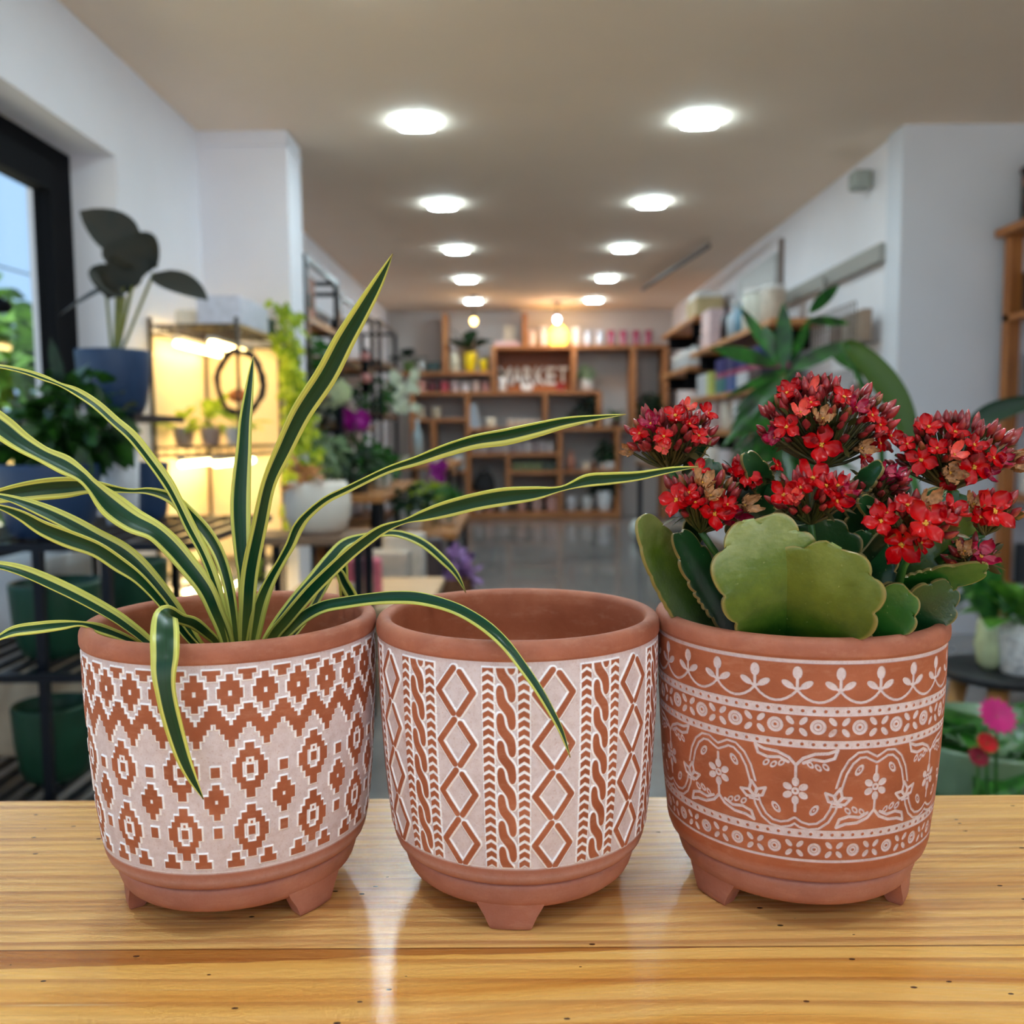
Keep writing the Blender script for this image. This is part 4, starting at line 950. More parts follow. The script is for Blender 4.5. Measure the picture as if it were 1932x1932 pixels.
# pendant bulbs
def pend(px, py, Y, label, col, st, power):
    p = P(px, py, Y); t = thing('pendant_bulb', label, 'lamp', (p.x, p.y, CZ)); h = CZ-p.z
    MB().tube([(0, 0, 0), (0, 0, -h+.07)], .006, 6).build('cord', black, t)
    MB().lathe([(0, -.02), (.05, -.02), (.05, 0), (0, 0)], n=20, cap=False).build('ceiling_rose', plain((120, 100, 84), .5), t)
    MB().tube([(0, 0, -h+.075), (0, 0, -h+.03)], .02, 12).build('socket', plain((90, 70, 50), .4), t)
    MB().sph((0, 0, -h), .034, .034, .042, 16, 10).build('bulb', emit(col, st, 'bulb'), t)
    if power:
        l = bpy.data.lights.new('bulb_light', 'POINT'); l.energy = power; l.color = (1, .62, .3); l.shadow_soft_size = .045
        lo = bpy.data.objects.new('bulb_light', l); COL.objects.link(lo); lo.parent = t; lo.location = (0, 0, -h-.1)
pend(1051, 603, 10.9, 'pendant bulb with lilac white glow hanging above the glowing lantern', (250, 226, 255), 14, 6)
pend(894, 606, 10.4, 'small warm pendant bulb hanging in front of the plant in the yellow pot', (255, 206, 120), 12, 1.2)
# inside the sign compartment
potted('bud_vase', 'white jar with a green sprig in the left corner of the sign compartment', at(948, zC), .055, .17, WHT, lambda m, h: m.plant((0, 0, h), 6, .12, .04, 34, (50, 85)), G_dark, None, .9)
jarg('bowl', 'small white bowl in front of the sign ledge in the far compartment', 'bowl', at(994, zC), .075, .08, WHT, shape='cup')
boxy('gift_box', 'small dark red box in the right corner of the sign compartment', 'box', at(1057, zC), .1, .1, .1, plain((150, 30, 26), .5))
# rose-coloured candles below the top-left shelf
rg_ = 'mugs and candles under the far top-left shelf'
for px, c, h, r, lb in ((795, (204, 150, 138), .15, .06, 'pale pink cylinder candle, leftmost under the far top-left shelf'), (816, (96, 34, 50), .13, .06, 'dark wine red candle under the far top-left shelf'), (839, (196, 76, 96), .13, .05, 'rose red candle left of the white mugs on the far shelf'), (859, (206, 190, 196), .13, .05, 'first white mug right of the rose red candle'), (878, (226, 226, 234), .12, .05, 'brightest white mug in the middle of the far mug row'), (898, (222, 204, 200), .13, .05, 'white mug with blush base, third in the far mug row'), (917, (206, 150, 150), .12, .045, 'pink mug at the right end of the far mug row')):
    jarg('candle' if 'candle' in lb else 'mug', lb, 'candle' if 'candle' in lb else 'mug', at(px, zC), r, h, plain(c, .3, coat=.3), shape='jar', group=rg_)
potted('potted_plant', 'small bushy plant in a round white pot right of the sign compartment', at(1107, zC), .08, .14, WHT, lambda m, h: m.bush((0, 0, h+.1), .1, .1, .09, 90, .06, .03, 35, 0), G_pale)
# second row, left
for px, lb in ((792, 'left one of two small pale lidded jars in the upper left cubby'), (823, 'right one of two small pale lidded jars in the upper left cubby')):
    jarg('storage_jar', lb, 'jar', at(px, zD), .055, .13, plain((188, 180, 158), .5), WHT, 'two pale jars in the left cubby')
for k, (px, c) in enumerate(((891, (186, 200, 214)), (897, (160, 178, 196)), (903, (196, 206, 216)))):
    boxy('magazine', 'blue-grey magazine leaning at the left of the middle cubby, %s' % ('leftmost', 'middle one', 'rightmost')[k], 'magazine', at(px, zE), .03, .2, .29, plain(c, .4), 'leaning magazines in the middle cubby', .002, 0, -.16)
jarg('mug', 'cream mug standing right of the leaning magazines', 'mug', at(926, zE), .06, .12, CRM, shape='cup')
for k in range(5):
    px = 962+13*k
    jarg('candle', 'small cream candle, number %s from the left in the row behind the raised green leaf' % ('one', 'two', 'three', 'four', 'five')[k], 'candle', at(px, zE), .036, .09, plain((214, 190, 170), .45), WHT, 'cream candles in the middle cubby')
potted('potted_plant', 'low dark plant in a grey pot in the cubby left of the yucca', at(1078, zE), .06, .09, plain((150, 146, 140), .6), lambda m, h: m.plant((0, 0, h), 12, .14, .06, 36), G_dark)
potted('potted_plant', 'tall dark trailing plant at the right end of the middle cubby', at(1112, zE), .07, .1, WHT, lambda m, h: m.bush((0, 0, h+.12), .13, .12, .13, 110, .1, .05, 37, 0), G_deep)
potted('potted_yucca', 'spiky yucca plant on the far shelf between two uprights', at(1163, zE), .06, .08, plain((90, 60, 44), .6), lambda m, h: m.plant((0, 0, h), 20, .24, .03, 38, (10, 85), .05, .3), G_mid)
jarg('vase', 'tall slim pale vase on the far shelf beside the yucca', 'vase', at(1145, zE), .035, .16, WHT, shape='bottle')
potted('potted_plant', 'dark green plant in a white pot at the far right end of the shelving', at(1228, zE), .075, .12, WHT, lambda m, h: m.bush((0, 0, h+.14), .14, .12, .17, 110, .12, .07, 39, 0), G_dark)
# jars row
for k in range(11):
    px = 896+14.2*k; cc_ = [(196, 190, 196), (214, 210, 212), (170, 160, 168)][k % 3]
    jarg('spice_jar', 'small glass jar on the far shelf below the raised green leaf, %s from the left' % ('first', 'second', 'third', 'fourth', 'fifth', 'sixth', 'seventh', 'eighth', 'ninth', 'tenth', 'eleventh')[k], 'jar', at(px, zF), .034, .12, plain(cc_, .2, coat=.4), WHT if k % 2 else plain((120, 110, 112), .4), 'glass jars in a row on the far shelf')
for k in range(6):
    jarg('candle', 'pale green candle below the glass jars, %s from the left' % ('first', 'second', 'third', 'fourth', 'fifth', 'sixth')[k], 'candle', at(973+14*k, zH), .036, .1, plain((150, 164, 120) if k < 4 else (96, 112, 100), .4), None, 'pale green candles on the far shelf')
jarg('storage_jar', 'white canister in the small lower left cubby', 'jar', at(866, zG), .07, .19, plain((206, 216, 220), .3), shape='jar')
potted('potted_plant', 'small green plant left of the white canister in the lower cubby', at(845, zG), .04, .06, WHT, lambda m, h: m.plant((0, 0, h), 10, .16, .05, 40), G_mid)
bg_ = thing('handbag', 'black handbag standing in the lower middle cubby', 'bag', at(912, zI))
MB().lathe([(0, 0), (.13, 0), (.14, .06), (.12, .16), (.085, .24), (0, .26)], n=24, cap=False, sy=.5).build('bag_body', plain((16, 18, 24), .7, vary=.2), bg_)
MB().tube([(.05*math.cos(a), 0, .22+.09*math.sin(a)) for a in [math.pi*k/10 for k in range(11)]], .008, 6).build('handle', black, bg_)
jarg('figurine', 'terracotta bust figurine on the far lower right shelf', 'figurine', at(1077, zH), .055, .24, plain((176, 120, 100), .6), shape='vase')
jarg('candle', 'white candle right of the terracotta bust figurine', 'candle', at(1106, zH), .04, .09, CRM)
jarg('diffuser_bottle', 'small amber bottle between the candle and the white planter', 'bottle', at(1120, zH), .03, .12, plain((120, 70, 40), .3), shape='bottle')
potted('potted_plant', 'dark fern in a wide white planter on the far lower right shelf', at(1148, zH), .11, .1, WHT, lambda m, h: m.bush((0, 0, h+.13), .12, .1, .13, 120, .1, .05, 41, 0), G_dark)
tm = plain((214, 164, 152), .6, vary=.05)
for px, c, r, h, lb in ((900, (200, 196, 198), .05, .13, 'small white pot, leftmost on the bottom board'), (922, (206, 160, 150), .055, .14, 'small pink pot, second on the bottom board'), (948, (206, 200, 204), .05, .12, 'small grey white pot, third on the bottom board'), (983, (206, 158, 146), .06, .16, 'pink pot left of the taller pink pot on the bottom board'), (1012, (210, 176, 168), .07, .22, 'medium pink pot on the bottom board'), (1041, (220, 172, 164), .085, .28, 'tallest pink pot on the bottom board, left of the upright'), (1077, (214, 214, 220), .06, .18, 'white pot just right of the upright on the bottom board'), (1108, (206, 208, 208), .065, .17, 'pale pot between two white pots on the bottom board')):
    t = thing('ceramic_pot', lb, 'plant pot', at(px, zBot), 'pots along the bottom board'); gpot(t, r, h, plain(c, .5, vary=.05), 'body', .78)
potted('potted_plant', 'dark leaves in a bright white vase at the right end of the bottom board', at(1141, zBot), .1, .24, plain((228, 234, 240), .35), lambda m, h: m.bush((0, 0, h+.13), .16, .1, .12, 100, .12, .06, 42, 0), G_deep, None, .7)

# ------------------------------------------------------------ shelves on the right wall
XR = 1.6
def rshelf(z, ya, yb, label):
    t = thing('wall_shelf', label, 'shelf', (XR, ya, z), 'pine shelves on the right wall')
    MB().box((0, 0, -.04), (WRX-XR, yb-ya, 0), .003).build('board', shelfy, t, None, False)
    for y in (.3, yb-ya-.3): MB().box((.04, y, -.17), (WRX-XR, y+.02, -.04)).build('bracket', black, t, None, False)
    return z
zs1 = rshelf(CAM.z+1.03, 8.4, 10.3, 'highest pine shelf on the right wall, farthest from the camera')
zs2 = rshelf(CAM.z+.70, 5.9, 8.6, 'pine shelf on the right wall carrying the white and blue bottles')
zs3 = rshelf(CAM.z+.60, 8.7, 10.3, 'pine shelf below the highest one at the far end of the right wall')
zs4 = rshelf(CAM.z+.29, 5.9, 8.7, 'pine shelf on the right wall carrying the blue cartons')
zs5 = rshelf(CAM.z+.0, 5.9, 8.6, 'lower pine shelf on the right wall behind the flowering plant')
def yr(px, X=1.68): return PX(px, 700, X).y
boxy('cardboard_box', 'beige lidded box on the highest right wall shelf', 'box', (1.76, 8.75, zs1), .24, .5, .17, plain((196, 176, 130), .6))
boxy('carton', 'white carton lying on the beige box on the right wall', 'box', (1.76, 8.75, zs1+.17), .22, .46, .06, WHT)
boxy('carton', 'tall pale pink carton at the far end of the bottle shelf', 'box', (1.76, 8.15, zs2), .22, .34, .33, plain((216, 190, 194), .5))
jarg('wine_bottle', 'dark bottle beside the pale pink carton on the right wall', 'bottle', (1.72, 7.65, zs2), .05, .3, plain((40, 34, 44), .3), None, None, 'bottle')
jarg('spray_bottle', 'white bottle with blue label on the right wall shelf', 'bottle', (1.72, 7.35, zs2), .06, .28, plain((196, 214, 226), .3), WHT, None, 'bottle')
jarg('spray_bottle', 'blue and white bottle next to the cream canister on the right wall', 'bottle', (1.72, 7.12, zs2), .055, .27, plain((110, 160, 190), .3), WHT, None, 'bottle')
jarg('canister', 'large cream canister on the right wall bottle shelf', 'canister', (1.74, 6.75, zs2), .11, .27, plain((206, 204, 190), .4), WHT)
jarg('canister', 'smaller tan canister behind the broad leaves on the bottle shelf', 'canister', (1.74, 6.35, zs2), .08, .24, plain((190, 176, 160), .4), WHT)
for k in range(4):
    jarg('clear_jar', 'clear glass jar on the far lower right wall shelf, %s from the near end' % ('first', 'second', 'third', 'fourth')[k], 'jar', (1.74, 8.9+.35*k, zs3), .07, .2, plain((190, 194, 196), .1, coat=.6), None, 'clear jars on the right wall')
cb_ = [(0, 3, 96), (0, 4, 104), (0, 3, 90), (0, 5, 98)]
for k in range(4):
    y = 6.35+.36*k; t = thing('blue_carton', 'blue topped carton with pink band on the right wall, %s from the near end' % ('first', 'second', 'third', 'fourth')[k], 'box', (1.72, y, zs4), 'blue cartons on the right wall')
    MB().box((-.1, -.15, .16), (.1, .15, .27), .003).build('top_box', plain(cb_[k], .7), t, None, False)
    MB().box((-.1, -.15, .12), (.1, .15, .16), .003).build('pink_band', plain((150, 52, 96), .5), t, None, False)
    MB().box((-.1, -.15, 0), (.1, .15, .12), .003).build('lower_box', plain([(22, 26, 46), (200, 206, 214), (30, 84, 150), (30, 120, 120)][k], .4), t, None, False)
for k, c in enumerate(((206, 216, 120), (214, 218, 224), (196, 200, 206))):
    boxy('booklet', 'pale upright packet left of the blue cartons, %s' % ('yellow-green one', 'white one', 'grey one')[k], 'packet', (1.72, 7.95+.22*k, zs4), .16, .1, .2, plain(c, .5), 'packets beside the blue cartons')
for k in range(6):
    jarg('jam_jar', 'light jar on the lowest right wall shelf, %s from the near end' % ('first', 'second', 'third', 'fourth', 'fifth', 'sixth')[k], 'jar', (1.72, 6.2+.4*k, zs5), .09, .22, plain([(214, 204, 190), (196, 170, 170), (222, 220, 224)][k % 3], .4), WHT, 'light jars on the lowest right wall shelf')
# opening with a rail, hook, hanging wire baskets near the partition
tn = plain((150, 148, 142), .6, vary=.04)
b_ = MB().box((WRX-.05, 4.93, PX(1664, 465, WRX).z-.09), (WRX, 6.75, PX(1664, 465, WRX).z)); o = solo(b_, 'mounting_rail', 'long grey rail along the right wall above the wire baskets', 'rail', tn)
o = solo(MB().box((WRX-.03, 6.85, CAM.z+.55), (WRX, 6.89, CZ-.12)), 'wall_batten', 'thin brown vertical strip on the right wall beyond the grey rail', 'strip', plain((120, 104, 96), .6))
o = solo(MB().box((WRX-.04, 6.95, CZ-.5), (WRX, 8.1, CZ-.2), .004), 'air_vent', 'pale grey wall panel high up beyond the thin brown strip', 'panel', plain((190, 194, 196), .5))
hk = thing('wall_hook', 'small metal hook hanging from the grey rail', 'hook', (WRX-.07, 5.75, PX(1664, 465, WRX).z-.09))
MB().tube([(0, 0, .05), (0, 0, -.06), (-.03, 0, -.1), (-.05, 0, -.06)], .012, 8).build('hook_arm', tn, hk)
gm = plain((92, 84, 80), .5)
def grid(label, y0, y1, z0, z1):
    t = thing('wire_rack', label, 'rack', (WRX-.02, y0, z0), 'wire racks on the right wall'); mb = MB()
    n = int((y1-y0)/.05)
    for k in range(n+1): mb.box((-.14, k*.05-.003, 0), (-.134, k*.05+.003, z1-z0))
    for z in (0, (z1-z0)/2, z1-z0-.006): mb.box((-.14, 0, z), (-.134, y1-y0, z+.006))
    for z in (0,):
        for k in range(n+1): mb.box((-.14, k*.05-.003, z), (0, k*.05+.003, z+.006))
    mb.build('wire_grid', gm, t, None, False); return t
za, zb_ = PX(1640, 560, 1.81).z, PX(1640, 640, 1.81).z
t1 = grid('upper wire rack holding brown packets on the right wall', 4.96, 5.7, zb_, za)
t2 = grid('lower wire rack on the right wall behind the big drooping leaf', 4.96, 5.6, zb_-.38, zb_-.14)
for k in range(3):
    boxy('seed_packet', 'brown packet in the upper wire rack, %s' % ('nearest', 'middle one', 'farthest')[k], 'packet', (WRX-.08, 5.06+.2*k, zb_+.01), .05, .14, .17, plain([(150, 128, 110), (176, 160, 146), (128, 104, 92)][k], .6), 'brown packets in the upper wire rack')
boxy('seed_packet', 'brown packet in the lower wire rack', 'packet', (WRX-.08, 5.08, zb_-.37), .05, .16, .16, plain((120, 92, 78), .6))
sn = solo(MB().box((-.05, -.05, 0), (.05, .05, .1), .01), 'security_camera', 'small grey fitting in the upper corner beside the white wall end', 'fitting', plain((150, 156, 150), .5), (WRX-.06, 5.2, CZ-.2))
tk = solo(MB().obox((1.52, 7.4, CZ-.06), (1.30, 9.6, CZ-.06), .03, .03), 'lighting_track', 'thin dark track fixed under the ceiling at the far right', 'track', plain((70, 66, 66), .5))
MBt = MB()
# ------------------------------------------------------------ black metal shelving along the left wall
XF, XB = -1.2, -1.53
def rack(name, label, x0, x1, y0, y1, zt, shelves, bw=.035, mat=None, sm=None, posts=None):
    t = thing(name, label, 'shelving', (x0, y0, 0)); mat = mat or blackm
    for (x, y) in ((x0, y0), (x1, y0), (x0, y1), (x1, y1))+tuple(posts or ()):
        MB().box((x-x0-bw/2, y-y0-bw/2, 0), (x-x0+bw/2, y-y0+bw/2, zt)).build('post', mat, t, None, False)
    for z in [zt-bw/2]+list(shelves):
        fr = MB()
        fr.obox((0, 0, z), (0, y1-y0, z), bw*.8, bw*.8); fr.obox((x1-x0, 0, z), (x1-x0, y1-y0, z), bw*.8, bw*.8)
        fr.obox((0, 0, z), (x1-x0, 0, z), bw*.8, bw*.8); fr.obox((0, y1-y0, z), (x1-x0, y1-y0, z), bw*.8, bw*.8)
        fr.build('rail', mat, t, None, False)
    for z in shelves: MB().box((min(0, x1-x0), 0, z+.012), (max(0, x1-x0), y1-y0, z+.03)).build('shelf_board', sm or shelfy, t, None, False)
    return t
zt = CAM.z+1.02
rack('metal_shelving', 'black metal frame shelving with wooden boards, beside the white pier', XF, XB, 5.4, 6.35, zt, (CAM.z+.66, CAM.z+.22, CAM.z-.35, .25))
rack('metal_shelving', 'middle black metal frame shelving along the left wall', XF, XB, 6.42, 7.9, zt-.06, (CAM.z+.50, CAM.z+.02, CAM.z-.45, .25))
rack('metal_shelving', 'farthest black metal frame shelving next to the back wall shelving', XF, XB, 8.3, 9.4, zt-.02, (CAM.z+.62, CAM.z+.14, CAM.z-.40, .25))
zz1 = CAM.z+.66+.03
boxy('wicker_box', 'reddish brown box on the top board of the shelving beside the pier', 'box', (-1.36, 5.75, zz1), .22, .3, .27, plain((150, 96, 76), .6))
potted('potted_plant', 'dark round-leaved plant at the near edge of the shelving beside the pier', (-1.3, 5.52, zz1), .05, .08, plain((60, 60, 64), .5), lambda m, h: m.bush((0, 0, h+.08), .08, .08, .1, 70, .07, .05, 51, 0), G_dark)
boxy('canvas_print', 'white panel leaning behind the middle shelving boards', 'panel', (-1.5, 6.9, CAM.z+.02+.03), .03, .8, .42, plain((214, 220, 228), .5))
boxy('canvas_print', 'pale blue panel in the near shelving above the purple orchid', 'panel', (-1.5, 5.9, CAM.z+.22+.03), .03, .6, .36, plain((206, 216, 230), .5))
wi = thing('hanging_ornament', 'dark ornament with pink knots hanging from the middle shelving', 'ornament', (-1.12, 7.0, CAM.z+.6))
MB().sph((0, 0, -.03), .04).sph((0, 0, -.19), .045).build('knot', plain((196, 130, 124), .6), wi); MB().tube([(0, 0, .03), (0, 0, -.3)], .03, 6).build('cord', black, wi)
def orchid(loc, col, label, n, sp, st=.3, fr=.045, seed=1, cr=None, grp=None):
    t = thing('potted_orchid', label, 'potted plant', loc, grp); gpot(t, .06, .1, WHT, 'pot')
    R = random.Random(seed); MB().plant((0, 0, .08), 7, .2, .06, seed, (10, 40), .05, .4).build('foliage', G_mid, t)
    MB().tube([(0, 0, .08), (.02, 0, .08+st*.6), (.05, -.03, .08+st)], .004, 6).build('stem', G_mid, t); mb = MB()
    for k in range(n):
        c = (.03+R.uniform(-1, 1)*sp[0], -.03+R.uniform(-1, 1)*sp[1], .08+st+R.uniform(-1, 1)*sp[2])
        for j in range(5):
            a = j*1.257+R.random(); mb.leaf(c, (math.cos(a), -.25, math.sin(a)), (-math.sin(a), -.2, math.cos(a)), fr, fr*.9, 0, .1, 3)
    mb.build('blossoms', plain(col, .5, vary=.15), t); return t
orchid((-1.18, 6.6, CAM.z-.33), (170, 14, 150), 'purple orchid in bloom in front of the middle black shelving', 12, (.09, .05, .06), .32, .06, 3)
zor = P(765, 735, 8.7)
orchid((zor.x-.03, 8.7, CAM.z-.32), (224, 232, 206), 'white orchid with two upright flower spikes before the far shelving', 26, (.11, .04, .17), .62, .05, 4)
orchid((-1.3, 6.1, CAM.z+.02-.3), (222, 232, 190), 'pale cream hydrangea head on the middle shelving', 26, (.16, .06, .05), .46, .06, 5)
for k, (x, y, z, rr, sd, mt, lb) in enumerate(((-1.3, 5.65, CAM.z+.25, .17, 61, G_mid, 'feathery green plant on the shelving beside the yellow vine'), (-1.33, 6.8, CAM.z+.05, .2, 62, G_dark, 'dark fern on the middle shelving behind the purple orchid'), (-1.3, 8.7, CAM.z+.17, .16, 63, G_mid, 'green plant on the farthest black shelving'), (-1.25, 5.75, CAM.z-.32, .17, 64, G_pale, 'pale fern on the low board of the shelving beside the pier'), (-1.3, 7.4, CAM.z-.42, .2, 65, G_mid, 'green bushy plant low on the middle shelving'))):
    potted('potted_plant', lb, (x, y, z), .06, .09, WHT, lambda m, h, rr=rr, sd=sd: m.bush((0, 0, h+rr*.7), rr, rr, rr*.9, 170, .11, .04, sd, 0), mt)
# low tables with plants on the left side
def table(name, label, x0, x1, y0, y1, z, mat=None):
    t = thing(name, label, 'table', (x0, y0, 0)); MB().box((0, 0, z-.045), (x1-x0, y1-y0, z), .004).build('tabletop', mat or shelfy, t, None, False)
    for x in (.04, x1-x0-.04):
        for y in (.04, y1-y0-.04): MB().box((x-.02, y-.02, 0), (x+.02, y+.02, z-.045)).build('leg', blackm, t, None, False)
    return t
a_ = P(745, 922, 6.3); tz1 = a_.z
table('display_table', 'wooden display table with black legs below the purple orchid', -1.18, -.80, 5.6, 7.4, tz1)
b1 = P(868, 985, 6.6); tz2 = b1.z
table('display_table', 'lower wooden table reaching furthest into the aisle on the left', -.78, -.38, 5.9, 7.6, tz2)
tw = table('display_table', 'dark wooden table beyond the lower left table, near the back wall', -1.1, -.55, 8.2, 9.6, .78)
for x, y, z, r, h, c, mt, sd, lb in (
    (-1.0, 5.9, tz1, .07, .11, (60, 60, 62), G_dark, 71, 'dark pot with a green and orange plant at the near end of the upper table'),
    (-.93, 6.4, tz1, .07, .11, (222, 220, 216), G_mid, 72, 'white pot with green leaves in the middle of the upper table'),
    (-1.0, 6.9, tz1, .06, .1, (200, 196, 190), G_dark, 73, 'grey pot with a dark plant at the far end of the upper table'),
    (-.70, 6.15, tz2, .08, .12, (226, 224, 220), G_dark, 74, 'white pot with dark leaves at the near end of the lower table'),
    (-.50, 6.45, tz2, .07, .1, (214, 196, 176), G_mid, 75, 'cream pot at the aisle corner of the lower table'),
    (-.66, 6.9, tz2, .08, .12, (216, 214, 210), G_lime, 76, 'white pot with lime leaves in the middle of the lower table')):
    potted('potted_plant', lb, (x, y, z), r, h, plain(c, .5), lambda m, h, sd=sd: m.bush((0, 0, h+.08), .10, .11, .10, 80, .09, .045, sd, 0), mt)
orchid((-.62, 7.2, tz2), (150, 10, 140), 'magenta orchid above the lower table in the aisle', 8, (.05, .04, .06), .26, .05, 7)
jarg('glass_bottle', 'clear upright bottle on the far dark table', 'bottle', (-.9, 8.5, .78), .045, .4, plain((170, 190, 196), .1, coat=.6), None, None, 'bottle')
jarg('candle', 'white candle on the far dark table beside the clear bottle', 'candle', (-.75, 8.6, .78), .06, .1, WHT)
# low things near the floor on the left: pink bag, crate of goods
pb = P(680, 1082, 3.6)
lw_ = thing('low_bench', 'low pale wooden bench holding the pink bag behind the striped plant', 'bench', (-.95, 3.45, 0))
MB().box((0, 0, pb.z-.11-.03), (.62, .75, pb.z-.11), .004).build('bench_top', woodmat('bench_top', (196, 160, 120), (226, 196, 156), 0), lw_, None, False)
for x in (.05, .57):
    for y in (.05, .70): MB().box((x-.02, y-.02, 0), (x+.02, y+.02, pb.z-.14)).build('leg', blackm, lw_, None, False)
zbn = pb.z-.11
bgp = thing('gift_bag', 'pink and red patterned gift bag on the low bench', 'bag', (pb.x, 3.6, zbn))
MB().box((-.08, -.05, 0), (.08, .05, .17), .01).build('bag_body', plain((216, 110, 130), .6, vary=.35, scale=60), bgp, None, False)
MB().tube([(.04*math.cos(a), 0, .17+.04*math.sin(a)) for a in [math.pi*k/8 for k in range(9)]], .004, 6).build('handle', plain((196, 24, 40), .6), bgp)
jarg('candle', 'white candle jar in front of the pink gift bag', 'candle', (pb.x-.01, 3.51, zbn), .032, .085, CRM)
for px, Y, c, h, lb in ((765, 4.6, (196, 190, 184), .26, 'pale paper bag on the floor behind the curved striped leaf'), (800, 4.9, (60, 50, 56), .2, 'dark box on the floor left of the violet flowers'), (735, 4.4, (176, 168, 160), .2, 'grey carton on the floor right of the low bench')):
    q = PZ(px, 1130, 0.0) if False else P(px, 1100, Y); boxy('shopping_bag' if 'bag' in lb else 'carton', lb, 'bag' if 'bag' in lb else 'box', (q.x, Y, 0), .2, .14, h+.3, plain(c, .6, vary=.2, scale=20), None, .01)
q = P(845, 1085, 5.0)
potted('potted_violet', 'violet flowers in a brown basket on the floor at the aisle edge', (q.x, 5.0, 0), .14, .28, plain((110, 70, 44), .7, vary=.3), lambda m, h: m.bush((0, 0, h+.08), .16, .14, .1, 120, .07, .05, 81, 0), plain((150, 110, 170), .6, vary=.3))
# ------------------------------------------------------------ wire rack with grow lights
gx0, gx1, gy0, gy1 = -1.555, -1.185, 4.0, 4.70
wt = CAM.z+.468
wire = plain((52, 46, 44), .35, .8, .1, name='wire_steel')
gr_ = thing('grow_light_rack', 'dark wire rack with glowing warm tube lights in front of the white pier', 'shelving', (gx0, gy0, 0))
for x in (0, gx1-gx0):
    for y in (0, gy1-gy0): MB().tube([(x, y, 0), (x, y, wt+.03)], .009, 10).build('post', wire, gr_)
lev = [wt, CAM.z-.055, CAM.z-.62]
for z in lev:
    mb = MB(); w_, d_ = gx1-gx0, gy1-gy0
    for k in range(15): y = d_*k/14; mb.tube([(0, y, z), (w_, y, z)], .0025, 4, False)
    for x in (0, w_*.33, w_*.66, w_): mb.tube([(x, 0, z-.006), (x, d_, z-.006)], .004, 4, False); mb.tube([(x, 0, z-.04), (x, d_, z-.04)], .004, 4, False)
    for y in (0, d_): mb.tube([(0, y, z-.04), (w_, y, z-.04)], .004, 4, False); 
    for k in range(9):
        x = w_*k/8
        mb.tube([(x, 0, z-.04), (x, 0, z)], .0025, 4, False)
    mb.build('wire_shelf', wire, gr_)
pm = plain((255, 232, 196), .7, vary=.02, name='reflector_panel')
MB().box((.0, gy1-gy0+.016, .42), (gx1-gx0, gy1-gy0+.026, wt-.03)).build('reflector_panel', pm, gr_, None, False)
MB().box((-.012, .02, .42), (-.006, gy1-gy0, wt-.03)).build('side_panel', pm, gr_, None, False)
tubem = emit((255, 222, 150), 16, 'tube_glow')
for z in lev:
    for x in (.09, .24):
        f_ = MB().box((x-.018, .05, z-.062), (x+.018, d_-.05, z-.045)).build('light_fixture', WHT, gr_, None, False)
        MB().tube([(x, .06, z-.075), (x, d_-.06, z-.075)], .013, 10).build('tube_lamp', tubem, f_)
l_ = [(wt+.006, 'box')]
boxy('storage_box', 'white lidded box on top of the wire rack, at its aisle side', 'box', (-1.28, 4.29, wt+.006), .19, .46, .125, plain((206, 208, 222), .5), None, .006)
boxy('storage_box', 'small cream box on top of the wire rack, next to the wall', 'box', (-1.44, 4.28, wt+.006), .11, .3, .075, plain((230, 222, 206), .5), None, .006)
zg = lev[1]+.006
for x, y, r, h, c, lb in ((-1.47, 4.12, .045, .08, (150, 136, 130), 'grey pot nearest the wall on the lit wire shelf'), (-1.36, 4.15, .045, .08, (176, 150, 140), 'tan pot below the dark wreath on the lit wire shelf'), (-1.25, 4.15, .045, .08, (206, 204, 210), 'pale pot at the aisle end of the lit wire shelf')):
    potted('potted_plant', lb, (x, y, zg), r, h, plain(c, .5), lambda m, h, y=y, x=x: m.plant((0, 0, h), 9, .16, .075, int(-x*100), (5, 80), .4, .5), G_lime)
q = P(453, 722, 4.02); wr = thing('twig_wreath', 'dark twig hoop with an orange centre standing on the lit wire shelf', 'wreath', (q.x, 4.02, zg))
rz_ = q.z-zg
for k in range(3): MB().tube([((.098+.006*math.sin(7*a+k*2))*math.cos(a), .012*math.cos(5*a+k), rz_+(.135+.008*math.cos(6*a+k))*math.sin(a)) for a in [2*math.pi*j/40 for j in range(41)]], .010, 7, False).build('twig_ring', plain((40, 28, 22), .7, vary=.3, scale=80), wr)
MB().sph((-.01, .0, rz_-.055), .045, .03, .03).build('orange_ball', plain((226, 120, 40), .5, vary=.3, scale=60), wr)
MB().tube([(0, 0, 0), (0, 0, rz_-.12)], .012, 8).build('stand', plain((50, 36, 28), .7), wr)
# yellow-green vine trailing at the aisle side of the rack
vi = thing('trailing_vine', 'yellow-green trailing vine lit by the grow lights, spilling from the top of the wire rack', 'potted plant', (-1.225, 4.61, wt+.006))
gpot(vi, .05, .08, plain((60, 60, 60), .5), 'pot')
mb = MB(); R = random.Random(9); vs_ = MB()
for k in range(10):
    a = R.uniform(-1.6, 1.6); pts = []; x, y, z = .05*math.cos(a), .05*math.sin(a), .09
    for j in range(18):
        pts.append((x, y, z)); x = x+R.uniform(-.02, .024)+(.045 if j in (1, 2) else .002); y += R.uniform(-.02, .02); z += (.03 if j < 2 and k < 4 else -.045-.02*R.random())
        if j: 
            for _ in range(2):
                d = V((R.uniform(-1, 1), R.uniform(-1, .6), R.uniform(-.7, .5))); mb.leaf((x, y, z), d, V((R.uniform(-1, 1), R.uniform(-.3, .3), R.uniform(-1, 1))), R.uniform(.045, .075), R.uniform(.035, .06), .3, .15, 4)
    vs_.tube(pts, .0025, 4, False)
vs_.build('stem', G_mid, vi); mb.build('foliage', G_lime, vi)
